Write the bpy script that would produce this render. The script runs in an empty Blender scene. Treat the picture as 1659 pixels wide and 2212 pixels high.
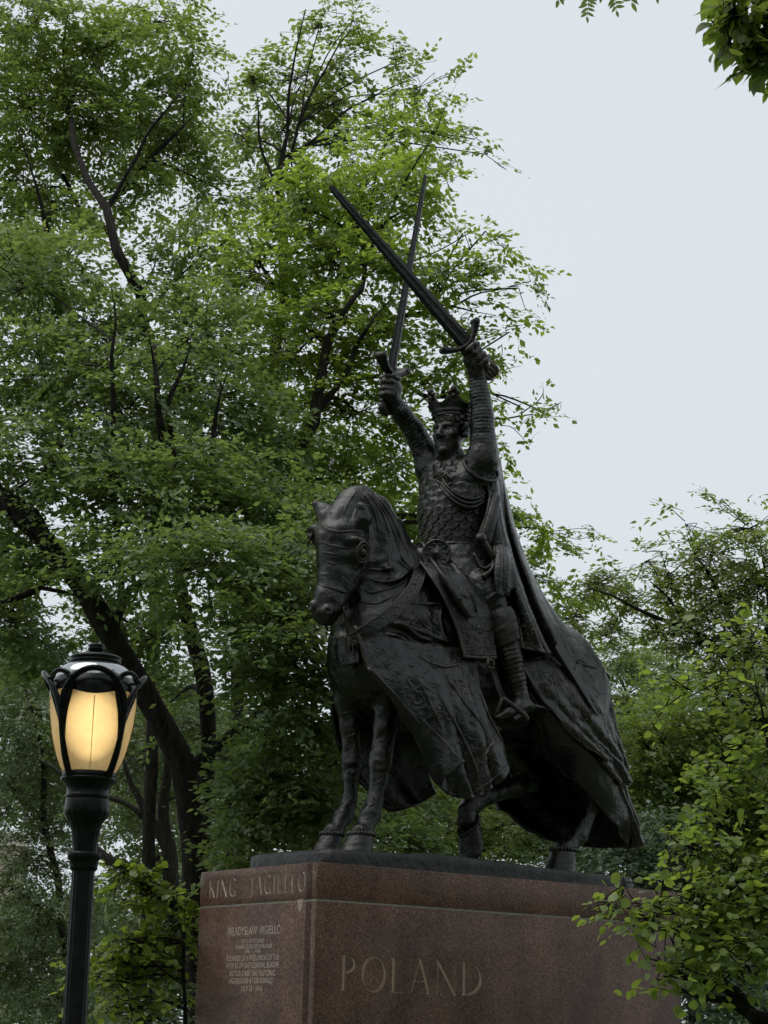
import bpy, bmesh, math, random
import numpy as np
from mathutils import Matrix, Vector

scene = bpy.context.scene
COL = scene.collection
R = math.radians

# ------------------------------------------------------------------ camera
CAM_POS = np.array([0.0, 0.0, 1.6])
PITCH, ROLL, FOCAL = R(14.455), R(1.342), 4411.0      # focal length in units of a 1659 x 2212 frame
FW, FH = 1659.0, 2212.0
_f = np.array([0, math.cos(PITCH), math.sin(PITCH)])
_u = np.array([0, -math.sin(PITCH), math.cos(PITCH)])
_r = np.array([1.0, 0, 0])
CX = _r * math.cos(ROLL) + _u * math.sin(ROLL)
CY = _u * math.cos(ROLL) - _r * math.sin(ROLL)
cam_data = bpy.data.cameras.new('camera')
cam = bpy.data.objects.new('camera', cam_data)
COL.objects.link(cam)
cam_data.sensor_fit = 'VERTICAL'
cam_data.sensor_height = 24.0
cam_data.lens = FOCAL / FH * 24.0
cam_data.clip_end = 2000
cam.matrix_world = Matrix((
    (CX[0], CY[0], -_f[0], CAM_POS[0]),
    (CX[1], CY[1], -_f[1], CAM_POS[1]),
    (CX[2], CY[2], -_f[2], CAM_POS[2]),
    (0, 0, 0, 1)))
scene.camera = cam

# ------------------------------------------------------------------ sky, sun, exposure
SUN_EL, SUN_AZ = R(68), R(262)          # high, veiled sun from the left
world = bpy.data.worlds.new('World')
scene.world = world
world.use_nodes = True
wn, wl = world.node_tree.nodes, world.node_tree.links
wn.clear()
sky = wn.new('ShaderNodeTexSky'); sky.sky_type = 'NISHITA'; sky.sun_disc = False
sky.sun_elevation = SUN_EL; sky.sun_rotation = SUN_AZ
sky.air_density = 1.0; sky.dust_density = 4.0; sky.ozone_density = 1.0
hsv = wn.new('ShaderNodeHueSaturation'); hsv.inputs['Saturation'].default_value = 0.35
bg1 = wn.new('ShaderNodeBackground'); bg1.inputs['Strength'].default_value = 0.10
tc = wn.new('ShaderNodeTexCoord')
nz = wn.new('ShaderNodeTexNoise'); nz.inputs['Scale'].default_value = 1.6; nz.inputs['Detail'].default_value = 4
rmp = wn.new('ShaderNodeValToRGB')
rmp.color_ramp.elements[0].position = 0.3; rmp.color_ramp.elements[0].color = (0.648, 0.727, 0.757, 1)
rmp.color_ramp.elements[1].position = 0.7; rmp.color_ramp.elements[1].color = (0.712, 0.758, 0.804, 1)
bg2 = wn.new('ShaderNodeBackground'); bg2.inputs['Strength'].default_value = 1.0
mixw = wn.new('ShaderNodeMixShader'); mixw.inputs['Fac'].default_value = 0.86   # cloud cover
wout = wn.new('ShaderNodeOutputWorld')
wl.new(sky.outputs['Color'], hsv.inputs['Color']); wl.new(hsv.outputs['Color'], bg1.inputs['Color'])
wl.new(tc.outputs['Generated'], nz.inputs['Vector']); wl.new(nz.outputs['Fac'], rmp.inputs['Fac'])
wl.new(rmp.outputs['Color'], bg2.inputs['Color'])
wl.new(bg1.outputs[0], mixw.inputs[1]); wl.new(bg2.outputs[0], mixw.inputs[2]); wl.new(mixw.outputs[0], wout.inputs['Surface'])

sun_data = bpy.data.lights.new('sun', 'SUN')
sun_data.energy = 1.4; sun_data.angle = R(50); sun_data.color = (1.0, 0.97, 0.92)
sun = bpy.data.objects.new('sun', sun_data); COL.objects.link(sun)
sun.location = (-20, -20, 40)
_sd = Vector((math.sin(SUN_AZ) * math.cos(SUN_EL), math.cos(SUN_AZ) * math.cos(SUN_EL), math.sin(SUN_EL)))
sun.rotation_euler = _sd.to_track_quat('Z', 'Y').to_euler()

vs = scene.view_settings
vs.view_transform = 'Standard'; vs.look = 'None'; vs.exposure = 0.15; vs.gamma = 1.0
vs.use_curve_mapping = False
scene.cycles.max_bounces = 6
scene.cycles.diffuse_bounces = 4
scene.cycles.glossy_bounces = 2
scene.cycles.transmission_bounces = 4
scene.cycles.transparent_max_bounces = 24
scene.cycles.caustics_reflective = False
scene.cycles.caustics_refractive = False
scene.cycles.use_adaptive_sampling = True
scene.cycles.adaptive_threshold = 0.03

# ------------------------------------------------------------------ helpers
def place(o, label=None, cat=None, group=None, kind=None):
    if label: o['label'] = label
    if cat: o['category'] = cat
    if group: o['group'] = group
    if kind: o['kind'] = kind
    return o

def empty(name, loc, rz=0.0, **kw):
    o = bpy.data.objects.new(name, None); COL.objects.link(o)
    o.empty_display_size = 0.2
    o.location = loc; o.rotation_euler = (0, 0, rz)
    return place(o, **kw)

def mesh_np(name, verts, faces, mat, parent=None, smooth=True, mat_inv=False):
    """faces: (n,3) or (n,4) int array, or list of arrays of mixed arity"""
    me = bpy.data.meshes.new(name)
    verts = np.asarray(verts, np.float32)
    me.vertices.add(len(verts)); me.vertices.foreach_set('co', verts.ravel())
    fl = faces if isinstance(faces, list) else [faces]
    fl = [np.asarray(f, np.int32) for f in fl if len(f)]
    nl = sum(f.size for f in fl); nf = sum(len(f) for f in fl)
    me.loops.add(nl); me.polygons.add(nf)
    me.loops.foreach_set('vertex_index', np.concatenate([f.ravel() for f in fl]))
    tot = np.concatenate([np.full(len(f), f.shape[1], np.int32) for f in fl])
    st = np.concatenate([[0], np.cumsum(tot)[:-1]]).astype(np.int32)
    me.polygons.foreach_set('loop_start', st)
    try: me.polygons.foreach_set('loop_total', tot)
    except Exception: pass
    me.polygons.foreach_set('use_smooth', np.full(nf, smooth))
    me.materials.append(mat)
    me.update(calc_edges=True); me.validate()
    o = bpy.data.objects.new(name, me); COL.objects.link(o)
    if parent: o.parent = parent
    return o

def mesh_bm(name, bm, mat, parent=None, smooth=False, angle=None):
    me = bpy.data.meshes.new(name)
    bmesh.ops.recalc_face_normals(bm, faces=bm.faces)
    bm.to_mesh(me); bm.free()
    me.materials.append(mat)
    for p in me.polygons: p.use_smooth = smooth
    if angle is not None:
        me.polygons.foreach_set('use_smooth', np.ones(len(me.polygons), bool))
        me.set_sharp_from_angle(angle=angle)
    o = bpy.data.objects.new(name, me); COL.objects.link(o)
    if parent: o.parent = parent
    return o

def copy_obj(src, parent=None, mw=None):
    c = src.copy(); COL.objects.link(c)
    c.parent = parent
    if mw is not None: c.matrix_local = mw
    return c

def catmull(P, n):
    P = np.asarray(P, float); m = len(P)
    if m == 2:
        t = np.linspace(0, 1, n).reshape((-1,) + (1,) * (P.ndim - 1)); return P[0] * (1 - t) + P[1] * t
    E = np.concatenate([(2 * P[0] - P[1])[None], P, (2 * P[-1] - P[-2])[None]])
    t = np.linspace(0, m - 1, n); i = np.minimum(t.astype(int), m - 2); f = (t - i)
    f = f.reshape((-1,) + (1,) * (P.ndim - 1))
    a, b, c, d = E[i], E[i + 1], E[i + 2], E[i + 3]
    return 0.5 * (2 * b + (c - a) * f + (2 * a - 5 * b + 4 * c - d) * f ** 2 + (3 * b - a - 3 * c + d) * f ** 3)

def catmull_len(P, n):
    """catmull resampled to even arc length"""
    Q = catmull(P, max(8 * n, 64)); d = np.r_[0, np.cumsum(np.linalg.norm(np.diff(Q[:, :3], axis=0), axis=1))]
    s = np.linspace(0, d[-1], n)
    return np.stack([np.interp(s, d, Q[:, k]) for k in range(Q.shape[1])], 1)

def tube_np(path, rad, sides=8, cap=True, flat=None):
    """tube along path (n,3); rad scalar or (n,); returns verts, list of faces.  flat=(normal vec, ratio)"""
    P = np.asarray(path, float); n = len(P)
    r = np.broadcast_to(np.asarray(rad, float), (n,))
    T = np.gradient(P, axis=0); T /= np.linalg.norm(T, axis=1)[:, None] + 1e-12
    ref = np.array([0, 0, 1.0]) if flat is None else np.asarray(flat[0], float)
    N = np.zeros((n, 3))
    x = ref - T[0] * (ref @ T[0])
    if np.linalg.norm(x) < 1e-3: x = np.array([1.0, 0.01, 0]) - T[0] * T[0][0]
    x /= np.linalg.norm(x)
    for i in range(n):
        if flat is None: x = x - T[i] * (x @ T[i])
        else:
            x = ref - T[i] * (ref @ T[i])
        x = x / (np.linalg.norm(x) + 1e-12); N[i] = x
    B = np.cross(T, N)
    a = np.linspace(0, 2 * np.pi, sides, endpoint=False)
    kn = 1.0 if flat is None else flat[1]
    V = P[:, None] + r[:, None, None] * (kn * np.cos(a)[None, :, None] * N[:, None] + np.sin(a)[None, :, None] * B[:, None])
    V = V.reshape(-1, 3)
    i, j = np.meshgrid(np.arange(n - 1), np.arange(sides), indexing='ij')
    i, j = i.ravel(), j.ravel(); k = (j + 1) % sides
    Q = np.stack([i * sides + j, i * sides + k, (i + 1) * sides + k, (i + 1) * sides + j], 1)
    fs = [Q]
    if cap:
        c0, c1 = len(V), len(V) + 1
        V = np.vstack([V, P[:1], P[-1:]])
        jj = np.arange(sides); kk = (jj + 1) % sides
        fs.append(np.stack([np.full(sides, c0), kk, jj], 1))
        fs.append(np.stack([np.full(sides, c1), (n - 1) * sides + jj, (n - 1) * sides + kk], 1))
    return V, fs

class Pack:
    """collects several shells into one mesh"""
    def __init__(s): s.v = []; s.f = {3: [], 4: []}; s.n = 0
    def add(s, V, F):
        for f in (F if isinstance(F, list) else [F]):
            f = np.asarray(f)
            if len(f): s.f[f.shape[1]].append(f + s.n)
        s.v.append(np.asarray(V)); s.n += len(V); return s
    def tube(s, *a, **k): return s.add(*tube_np(*a, **k))
    def build(s, name, mat, parent=None, smooth=True):
        return mesh_np(name, np.vstack(s.v), [np.vstack(x) for x in s.f.values() if x], mat, parent, smooth)

def lathe_np(prof, sides=32, close=False):
    """prof: (n,2) r,z ; axis z"""
    P = np.asarray(prof, float); n = len(P)
    a = np.linspace(0, 2 * np.pi, sides, endpoint=False)
    V = np.stack([P[:, None, 0] * np.cos(a), P[:, None, 0] * np.sin(a), np.broadcast_to(P[:, None, 1], (n, sides))], -1).reshape(-1, 3)
    i, j = np.meshgrid(np.arange(n - 1), np.arange(sides), indexing='ij'); i, j = i.ravel(), j.ravel(); k = (j + 1) % sides
    return V, np.stack([i * sides + j, i * sides + k, (i + 1) * sides + k, (i + 1) * sides + j], 1)

def sphere_np(c, r, seg=12, rings=8, sc=(1, 1, 1)):
    t = np.linspace(0.02, np.pi - 0.02, rings)
    V, F = lathe_np(np.stack([np.sin(t), np.cos(t)], 1), seg)
    return V * np.asarray(sc) * r + np.asarray(c), F[:, ::-1]

def box_np(lo, hi):
    x0, y0, z0 = lo; x1, y1, z1 = hi
    V = np.array([[x0, y0, z0], [x1, y0, z0], [x1, y1, z0], [x0, y1, z0], [x0, y0, z1], [x1, y0, z1], [x1, y1, z1], [x0, y1, z1]], float)
    F = np.array([[0, 3, 2, 1], [4, 5, 6, 7], [0, 1, 5, 4], [1, 2, 6, 5], [2, 3, 7, 6], [3, 0, 4, 7]])
    return V, F

_wr = np.random.RandomState(5)
_wdirs = _wr.normal(size=(8, 3)); _wdirs /= np.linalg.norm(_wdirs, axis=1)[:, None]
_wph = _wr.rand(8) * 6.28
def wnoise(P, f, seed=0):
    """cheap smooth 3-d noise, about -1..1"""
    P = np.asarray(P); s = np.zeros(P.shape[:-1])
    for k in range(8):
        d = np.roll(_wdirs[k], seed % 3) * (1 + 0.17 * ((k * 7 + seed) % 5))
        s = s + np.sin(P @ (d * f) + _wph[k] * (1 + seed) + 1.3 * np.sin(P @ (np.roll(d, 1) * f * 0.6) + seed + k))
    return s / 4.0

# ------------------------------------------------------------------ materials
def new_mat(name):
    m = bpy.data.materials.new(name); m.use_nodes = True
    return m, m.node_tree.nodes, m.node_tree.links, m.node_tree.nodes['Principled BSDF']

def N(nodes, typ, **kw):
    n = nodes.new(typ)
    for k, v in kw.items():
        if k in n.inputs: n.inputs[k].default_value = v
        else: setattr(n, k, v)
    return n

def ramp(nodes, *stops):
    r = nodes.new('ShaderNodeValToRGB'); e = r.color_ramp.elements
    while len(e) < len(stops): e.new(0.5)
    for x, (p, c) in zip(e, stops): x.position = p; x.color = (*c, 1) if len(c) == 3 else c
    return r

def bronze_mat(name, tint=(1, 1, 1), fine=60.0, relief=0.0, rough=(0.13, 0.31)):
    m, n, l, b = new_mat(name)
    tc = n.new('ShaderNodeTexCoord')
    n1 = N(n, 'ShaderNodeTexNoise', Scale=2.3, Detail=8.0, Roughness=0.65)
    n2 = N(n, 'ShaderNodeTexNoise', Scale=fine, Detail=4.0, Roughness=0.6)
    n3 = N(n, 'ShaderNodeTexNoise', Scale=11.0, Detail=5.0, Roughness=0.6)
    for q in (n1, n2, n3): l.new(tc.outputs['Object'], q.inputs['Vector'])
    t = tint
    cr = ramp(n, (0.30, (0.002 * t[0], 0.0023 * t[1], 0.0025 * t[2])), (0.48, (0.005 * t[0], 0.005 * t[1], 0.0049 * t[2])), (0.62, (0.013 * t[0], 0.0095 * t[1], 0.007 * t[2])), (0.80, (0.017 * t[0], 0.018 * t[1], 0.0155 * t[2])))
    l.new(n1.outputs['Fac'], cr.inputs['Fac'])
    mr = N(n, 'ShaderNodeMapRange'); mr.inputs[1].default_value = 0.3; mr.inputs[2].default_value = 0.7
    mr.inputs[3].default_value = rough[0]; mr.inputs[4].default_value = rough[1]
    l.new(n3.outputs['Fac'], mr.inputs[0])
    mp = N(n, 'ShaderNodeMapping'); mp.inputs['Scale'].default_value = (7, 7, .8); l.new(tc.outputs['Object'], mp.inputs['Vector'])
    sn = N(n, 'ShaderNodeTexNoise', Scale=2.0, Detail=6.0); l.new(mp.outputs[0], sn.inputs['Vector'])       # rain streaks in the patina
    sr = ramp(n, (0.56, (0, 0, 0)), (0.72, (.75, .75, .75))); l.new(sn.outputs['Fac'], sr.inputs['Fac'])
    sm = N(n, 'ShaderNodeMixRGB'); l.new(sr.outputs['Color'], sm.inputs[0]); l.new(cr.outputs['Color'], sm.inputs[1]); sm.inputs[2].default_value = (.017, .021, .019, 1)
    ge = n.new('ShaderNodeNewGeometry')                     # rubbed ridges with painted highlights, shade painted into hollows
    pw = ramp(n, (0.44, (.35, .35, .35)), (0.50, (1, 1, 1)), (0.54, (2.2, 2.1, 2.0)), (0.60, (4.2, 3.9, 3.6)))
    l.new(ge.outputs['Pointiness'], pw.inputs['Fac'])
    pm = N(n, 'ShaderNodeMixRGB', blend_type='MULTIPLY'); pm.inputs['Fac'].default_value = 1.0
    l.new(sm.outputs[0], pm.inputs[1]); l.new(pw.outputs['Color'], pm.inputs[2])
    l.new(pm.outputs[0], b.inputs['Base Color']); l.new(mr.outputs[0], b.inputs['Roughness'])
    b.inputs['Metallic'].default_value = 0.0
    b.inputs['Specular IOR Level'].default_value = 0.44
    bp = N(n, 'ShaderNodeBump', Strength=0.5, Distance=0.008)
    l.new(n2.outputs['Fac'], bp.inputs['Height'])
    bp2 = N(n, 'ShaderNodeBump', Strength=0.6, Distance=0.03)
    l.new(n3.outputs['Fac'], bp2.inputs['Height']); l.new(bp2.outputs[0], bp.inputs['Normal'])
    last = bp
    if relief:                                    # chased scroll relief of the cast cloth
        ns = N(n, 'ShaderNodeTexNoise', Scale=4.2, Detail=1.0, Distortion=1.6)
        l.new(tc.outputs['Object'], ns.inputs['Vector'])
        rr = ramp(n, (0.44, (0, 0, 0)), (0.475, (1, 1, 1)), (0.50, (1, 1, 1)), (0.535, (0, 0, 0)))
        l.new(ns.outputs['Fac'], rr.inputs['Fac'])
        bp3 = N(n, 'ShaderNodeBump', Strength=relief, Distance=0.012)
        l.new(rr.outputs['Color'], bp3.inputs['Height']); l.new(bp2.outputs[0], bp3.inputs['Normal']); l.new(bp3.outputs[0], bp.inputs['Normal'])
    l.new(bp.outputs[0], b.inputs['Normal'])
    return m

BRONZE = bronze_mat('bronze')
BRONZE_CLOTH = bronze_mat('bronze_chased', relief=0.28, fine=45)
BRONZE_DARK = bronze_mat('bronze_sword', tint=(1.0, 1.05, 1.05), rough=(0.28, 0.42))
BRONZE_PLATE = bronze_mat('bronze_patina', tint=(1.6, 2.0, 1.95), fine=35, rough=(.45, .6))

def granite_mat():
    m, n, l, b = new_mat('red_granite')
    tc = n.new('ShaderNodeTexCoord')
    a = N(n, 'ShaderNodeTexNoise', Scale=55.0, Detail=5.0, Roughness=0.8)
    v = N(n, 'ShaderNodeTexVoronoi', Scale=60.0)
    c = N(n, 'ShaderNodeTexNoise', Scale=1.3, Detail=5.0, Roughness=0.6, Distortion=0.6)
    for q in (a, v, c): l.new(tc.outputs['Object'], q.inputs['Vector'])
    r1 = ramp(n, (0.36, (0.030, 0.016, 0.012)), (0.51, (0.105, 0.061, 0.046)), (0.66, (0.32, 0.215, 0.165)))
    l.new(a.outputs['Fac'], r1.inputs['Fac'])
    r2 = ramp(n, (0.0, (0.022, 0.013, 0.011)), (0.45, (0.105, 0.060, 0.045)), (1.0, (0.26, 0.160, 0.120)))
    l.new(v.outputs['Color'], r2.inputs['Fac'])
    mx = N(n, 'ShaderNodeMixRGB'); mx.inputs['Fac'].default_value = 0.5
    l.new(r1.outputs[0], mx.inputs[1]); l.new(r2.outputs[0], mx.inputs[2])
    r3 = ramp(n, (0.3, (0.50, 0.50, 0.52)), (0.5, (0.95, 0.93, 0.92)), (0.72, (1.35, 1.22, 1.15)))
    l.new(c.outputs['Fac'], r3.inputs['Fac'])
    mu = N(n, 'ShaderNodeMixRGB', blend_type='MULTIPLY'); mu.inputs['Fac'].default_value = 1.0
    l.new(mx.outputs[0], mu.inputs[1]); l.new(r3.outputs[0], mu.inputs[2])
    # vertical rain streaks
    mp = N(n, 'ShaderNodeMapping'); mp.inputs['Scale'].default_value = (1.6, 1.6, 0.3)
    st = N(n, 'ShaderNodeTexNoise', Scale=3.0, Detail=5.0)
    l.new(tc.outputs['Object'], mp.inputs['Vector']); l.new(mp.outputs[0], st.inputs['Vector'])
    r4 = ramp(n, (0.35, (0.72, 0.72, 0.72)), (0.6, (1, 1, 1)))
    l.new(st.outputs['Fac'], r4.inputs['Fac'])
    mu2 = N(n, 'ShaderNodeMixRGB', blend_type='MULTIPLY'); mu2.inputs['Fac'].default_value = 0.8
    l.new(mu.outputs[0], mu2.inputs[1]); l.new(r4.outputs[0], mu2.inputs[2])
    l.new(mu2.outputs[0], b.inputs['Base Color'])
    b.inputs['Roughness'].default_value = 0.35
    b.inputs['Specular IOR Level'].default_value = 0.22
    bp = N(n, 'ShaderNodeBump', Strength=0.25, Distance=0.002); l.new(a.outputs['Fac'], bp.inputs['Height']); l.new(bp.outputs[0], b.inputs['Normal'])
    return m

def plain_mat(name, col, rough=0.6, metal=0.0, spec=0.5, var=0.25, scale=20.0, bump=0.0):
    m, n, l, b = new_mat(name)
    tc = n.new('ShaderNodeTexCoord')
    q = N(n, 'ShaderNodeTexNoise', Scale=scale, Detail=5.0, Roughness=0.6); l.new(tc.outputs['Object'], q.inputs['Vector'])
    cr = ramp(n, (0.3, tuple(c * (1 - var) for c in col)), (0.7, tuple(min(1, c * (1 + var)) for c in col)))
    l.new(q.outputs['Fac'], cr.inputs['Fac']); l.new(cr.outputs[0], b.inputs['Base Color'])
    b.inputs['Roughness'].default_value = rough; b.inputs['Metallic'].default_value = metal
    b.inputs['Specular IOR Level'].default_value = spec
    if bump:
        bp = N(n, 'ShaderNodeBump', Strength=0.6, Distance=bump); l.new(q.outputs['Fac'], bp.inputs['Height']); l.new(bp.outputs[0], b.inputs['Normal'])
    return m

GRANITE = granite_mat()
MORTAR = plain_mat('pale_mortar', (0.21, 0.205, 0.18), 0.9, var=0.35, scale=30)
PATCH = plain_mat('stone_repair', (0.34, 0.27, 0.24), 0.9, var=0.3, scale=60)
CUT = plain_mat('lit_cut_letter_stone', (0.52, 0.43, 0.37), 0.85, var=0.3, scale=40)  # front letters coloured pale, their lit edges painted in
CUT2 = plain_mat('lit_side_letter_stone', (0.34, 0.25, 0.19), 0.8, var=0.3, scale=40)  # side letters paled too: light on the cut edges put into colour
GAP = plain_mat('dark_joint', (0.012, 0.010, 0.010), 0.95)

# ------------------------------------------------------------------ site frame: pedestal corner, axes
AZ = R(53.163)
LONG = np.array([math.sin(AZ), math.cos(AZ), 0]); SIDE = np.array([-math.cos(AZ), math.sin(AZ), 0])
PW, PL, PH = 1.817, 4.239, 3.013
PCORNER = np.array([-0.484, 17.2, 0])
PC = PCORNER + LONG * PL / 2 + SIDE * PW / 2
FU, LV = -LONG, -SIDE                     # statue axes: u forward, v to the horse's left
PROT = math.atan2(FU[1], FU[0])
SO = PC + np.array([0, 0, PH])            # statue origin: middle of the pedestal top

def ray(px, py):
    d = _f * FOCAL + CX * (px - FW / 2) - CY * (py - FH / 2)
    return d / np.linalg.norm(d)
def L(px, py, v):
    """point of the statue's vertical plane v = const on a sight line, in statue coordinates (survey helper)"""
    d = ray(px, py); t = ((SO - CAM_POS) @ LV + v) / (d @ LV)
    P = CAM_POS + d * t - SO
    return np.array([P @ FU, v, P[2]])
def Wd(px, py, dep):
    """world point on a sight line at a given depth along the view axis"""
    d = ray(px, py); return CAM_POS + d * (dep / (d @ _f))
def LP(*pts): return np.array([L(*p) if len(p) == 3 else p[1] for p in pts])
# ================================================================== ground
def lawn_mat():
    m, n, l, b = new_mat('lawn')
    tc = n.new('ShaderNodeTexCoord')
    a = N(n, 'ShaderNodeTexNoise', Scale=0.6, Detail=8.0); c = N(n, 'ShaderNodeTexNoise', Scale=40.0, Detail=4.0)
    l.new(tc.outputs['Object'], a.inputs['Vector']); l.new(tc.outputs['Object'], c.inputs['Vector'])
    r1 = ramp(n, (0.35, (0.035, 0.055, 0.015)), (0.65, (0.06, 0.095, 0.025)))
    l.new(a.outputs['Fac'], r1.inputs['Fac']); l.new(r1.outputs[0], b.inputs['Base Color']); b.inputs['Roughness'].default_value = 0.9
    bp = N(n, 'ShaderNodeBump', Strength=0.8, Distance=0.03); l.new(c.outputs['Fac'], bp.inputs['Height']); l.new(bp.outputs[0], b.inputs['Normal'])
    return m
gx = np.linspace(-300, 300, 61); X, Y = np.meshgrid(gx, gx + 150, indexing='ij')
Z = 0.05 * np.sin(X * 0.05) * np.cos(Y * 0.04) - 0.06
V = np.stack([X, Y, Z], -1).reshape(-1, 3)
i, j = np.meshgrid(np.arange(60), np.arange(60), indexing='ij'); i, j = i.ravel(), j.ravel()
place(mesh_np('ground', V, np.stack([i * 61 + j, (i + 1) * 61 + j, (i + 1) * 61 + j + 1, i * 61 + j + 1], 1), lawn_mat()), kind='structure')
PAVE = plain_mat('terrace_paving', (0.20, 0.19, 0.17), 0.85, var=0.2, scale=3)
bm = bmesh.new(); bmesh.ops.create_cube(bm, size=1)
for v in bm.verts: v.co = Vector((v.co.x * 9.5, v.co.y * 7.0, v.co.z * 0.16 + 0.07))
o = mesh_bm('pavement', bm, PAVE); o.location = PC; o.rotation_euler = (0, 0, PROT); place(o, kind='structure')

# ================================================================== pedestal
PED = empty('granite_pedestal', (PC[0], PC[1], 0.0), PROT,
            label='tall reddish brown granite pedestal with carved lettering under the bronze horse', cat='pedestal')
HL, HW = PL / 2, PW / 2
Z0, ZJ = 0.15, 2.702
JT = 0.012                                    # mortar joint
def block(name, lo, hi, mat=GRANITE, parent=PED, bev=0.006):
    bm = bmesh.new(); bmesh.ops.create_cube(bm, size=1)
    lo, hi = Vector(lo), Vector(hi)
    for v in bm.verts: v.co = Vector(((v.co.x + .5) * (hi.x - lo.x) + lo.x, (v.co.y + .5) * (hi.y - lo.y) + lo.y, (v.co.z + .5) * (hi.z - lo.z) + lo.z))
    if bev: bmesh.ops.bevel(bm, geom=bm.edges[:], offset=bev, segments=2, affect='EDGES', profile=0.5)
    return mesh_bm(name, bm, mat, parent, angle=R(35))
T = 0.16
GJ = 0.018
block('core', (-HL + T * .5, -HW + T * .5, Z0 - .1), (HL - T * .5, HW - T * .5, PH - 0.03), GAP, bev=0)
slabs = {}
for nm, z0, z1 in (('lower', Z0, ZJ - JT / 2), ('upper', ZJ + JT / 2, PH)):
    # front (u+) slab stops short of the near corner: the long side slab returns round it as a narrow strip
    slabs['front_' + nm] = block('front_panel', (HL - T, -HW, z0), (HL, HW - 0.045 - GJ, z1))
    slabs['side_' + nm] = block('side_panel', (-HL, HW - T, z0), (HL, HW, z1), bev=0.007)
    slabs['back_' + nm] = block('back_panel', (-HL, -HW, z0), (-HL + T, HW - T - .002, z1))
    slabs['far_' + nm] = block('side_panel', (-HL + T + .002, -HW, z0), (HL - T - .002, -HW + T, z1))
block('mortar_joint', (-HL + .003, -HW + .003, ZJ - JT / 2 - .001), (HL - .003, HW - .003, ZJ + JT / 2 + .001), MORTAR, bev=0)
block('top_slab', (-HL + T + .01, -HW + T + .01, PH - .028), (HL - T - .01, HW - T - .01, PH - .004), bev=0)
block('plinth_course', (-HL - .22, -HW - .22, 0.0), (HL + .22, HW + .22, 0.45), bev=0.015)

# ---- carved Roman capitals: polygons in a unit-height em box
def seg(p, q, w0, w1=None):
    p, q = np.array(p, float), np.array(q, float); d = q - p; d /= np.linalg.norm(d); nn = np.array([-d[1], d[0]]); w1 = w0 if w1 is None else w1
    return [p + nn * w0 / 2, p - nn * w0 / 2, q - nn * w1 / 2, q + nn * w1 / 2]
def rect(x0, y0, x1, y1): return [(x0, y0), (x1, y0), (x1, y1), (x0, y1)]
SW, TW = 0.105, 0.05
def stem(x, y0=0.0, y1=1.0, w=None, top=True, bot=True):
    w = SW if w is None else w
    r = [rect(x - w / 2, y0, x + w / 2, y1)]
    if top: r.append(rect(x - w / 2 - .05, y1 - .03, x + w / 2 + .05, y1))
    if bot: r.append(rect(x - w / 2 - .05, y0, x + w / 2 + .05, y0 + .03))
    return r
def arc(cx, cy, rx, ry, a0, a1, n=14, tilt=0.25):
    wmax, wmin = SW, TW
    out = []; A = np.linspace(a0, a1, n + 1)
    for a, b in zip(A[:-1], A[1:]):
        q = []
        for t in (a, b):
            w = wmin + (wmax - wmin) * abs(math.cos(t + tilt)) ** 1.3
            q.append(((cx + (rx) * math.cos(t), cy + ry * math.sin(t)), (cx + (rx - w) * math.cos(t), cy + (ry - w) * math.sin(t))))
        out.append([q[0][1], q[0][0], q[1][0], q[1][1]])
    return out
PI = math.pi
def glyphs():
    return {
     'K': (0.72, stem(.12) + [seg((.17, .42), (.60, .98), TW), seg((.30, .58), (.66, .02), SW), rect(.52, .97, .70, 1.0), rect(.56, 0, .74, .03)]),
     'I': (0.28, stem(.14)),
     'N': (0.86, stem(.12, w=TW) + stem(.74, w=TW, bot=False) + [seg((.10, .99), (.76, .0), SW)]),
     'G': (0.84, arc(.43, .5, .40, .51, .75, 2 * PI - .75) + stem(.70, .0, .42, top=True, bot=False)),
     'J': (0.42, stem(.26, .08, 1.0, bot=False) + arc(.10, .12, .213, .22, -PI / 2 - .9, 0, 8)),
     'A': (0.80, [seg((.08, 0), (.40, 1.02), TW), seg((.38, 1.02), (.72, 0), SW), rect(.20, .33, .60, .375), rect(0, 0, .18, .03), rect(.61, 0, .83, .03)]),
     'E': (0.58, stem(.12) + [rect(.12, .955, .50, 1), rect(.12, .50, .44, .545), rect(.12, 0, .53, .045), rect(.47, .88, .50, 1), rect(.50, 0, .53, .13), rect(.42, .45, .445, .6)]),
     'L': (0.56, stem(.12) + [rect(.12, 0, .52, .045), rect(.49, 0, .52, .14)]),
     'O': (0.90, arc(.45, .5, .43, .52, 0, 2 * PI, 30)),
     'P': (0.60, stem(.12) + arc(.20, .74, .34, .26, -PI / 2, PI / 2, 12)),
     'D': (0.84, stem(.12) + arc(.20, .50, .58, .50, -PI / 2, PI / 2, 18)),
     "'": (0.22, [seg((.10, 1.12), (.06, .84), .06, .035), rect(.04, 1.10, .15, 1.14)]),
     '.': (0.30, [[(.15, .40), (.20, .46), (.15, .52), (.10, .46)]]),
     ' ': (0.30, []),
    }
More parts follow.
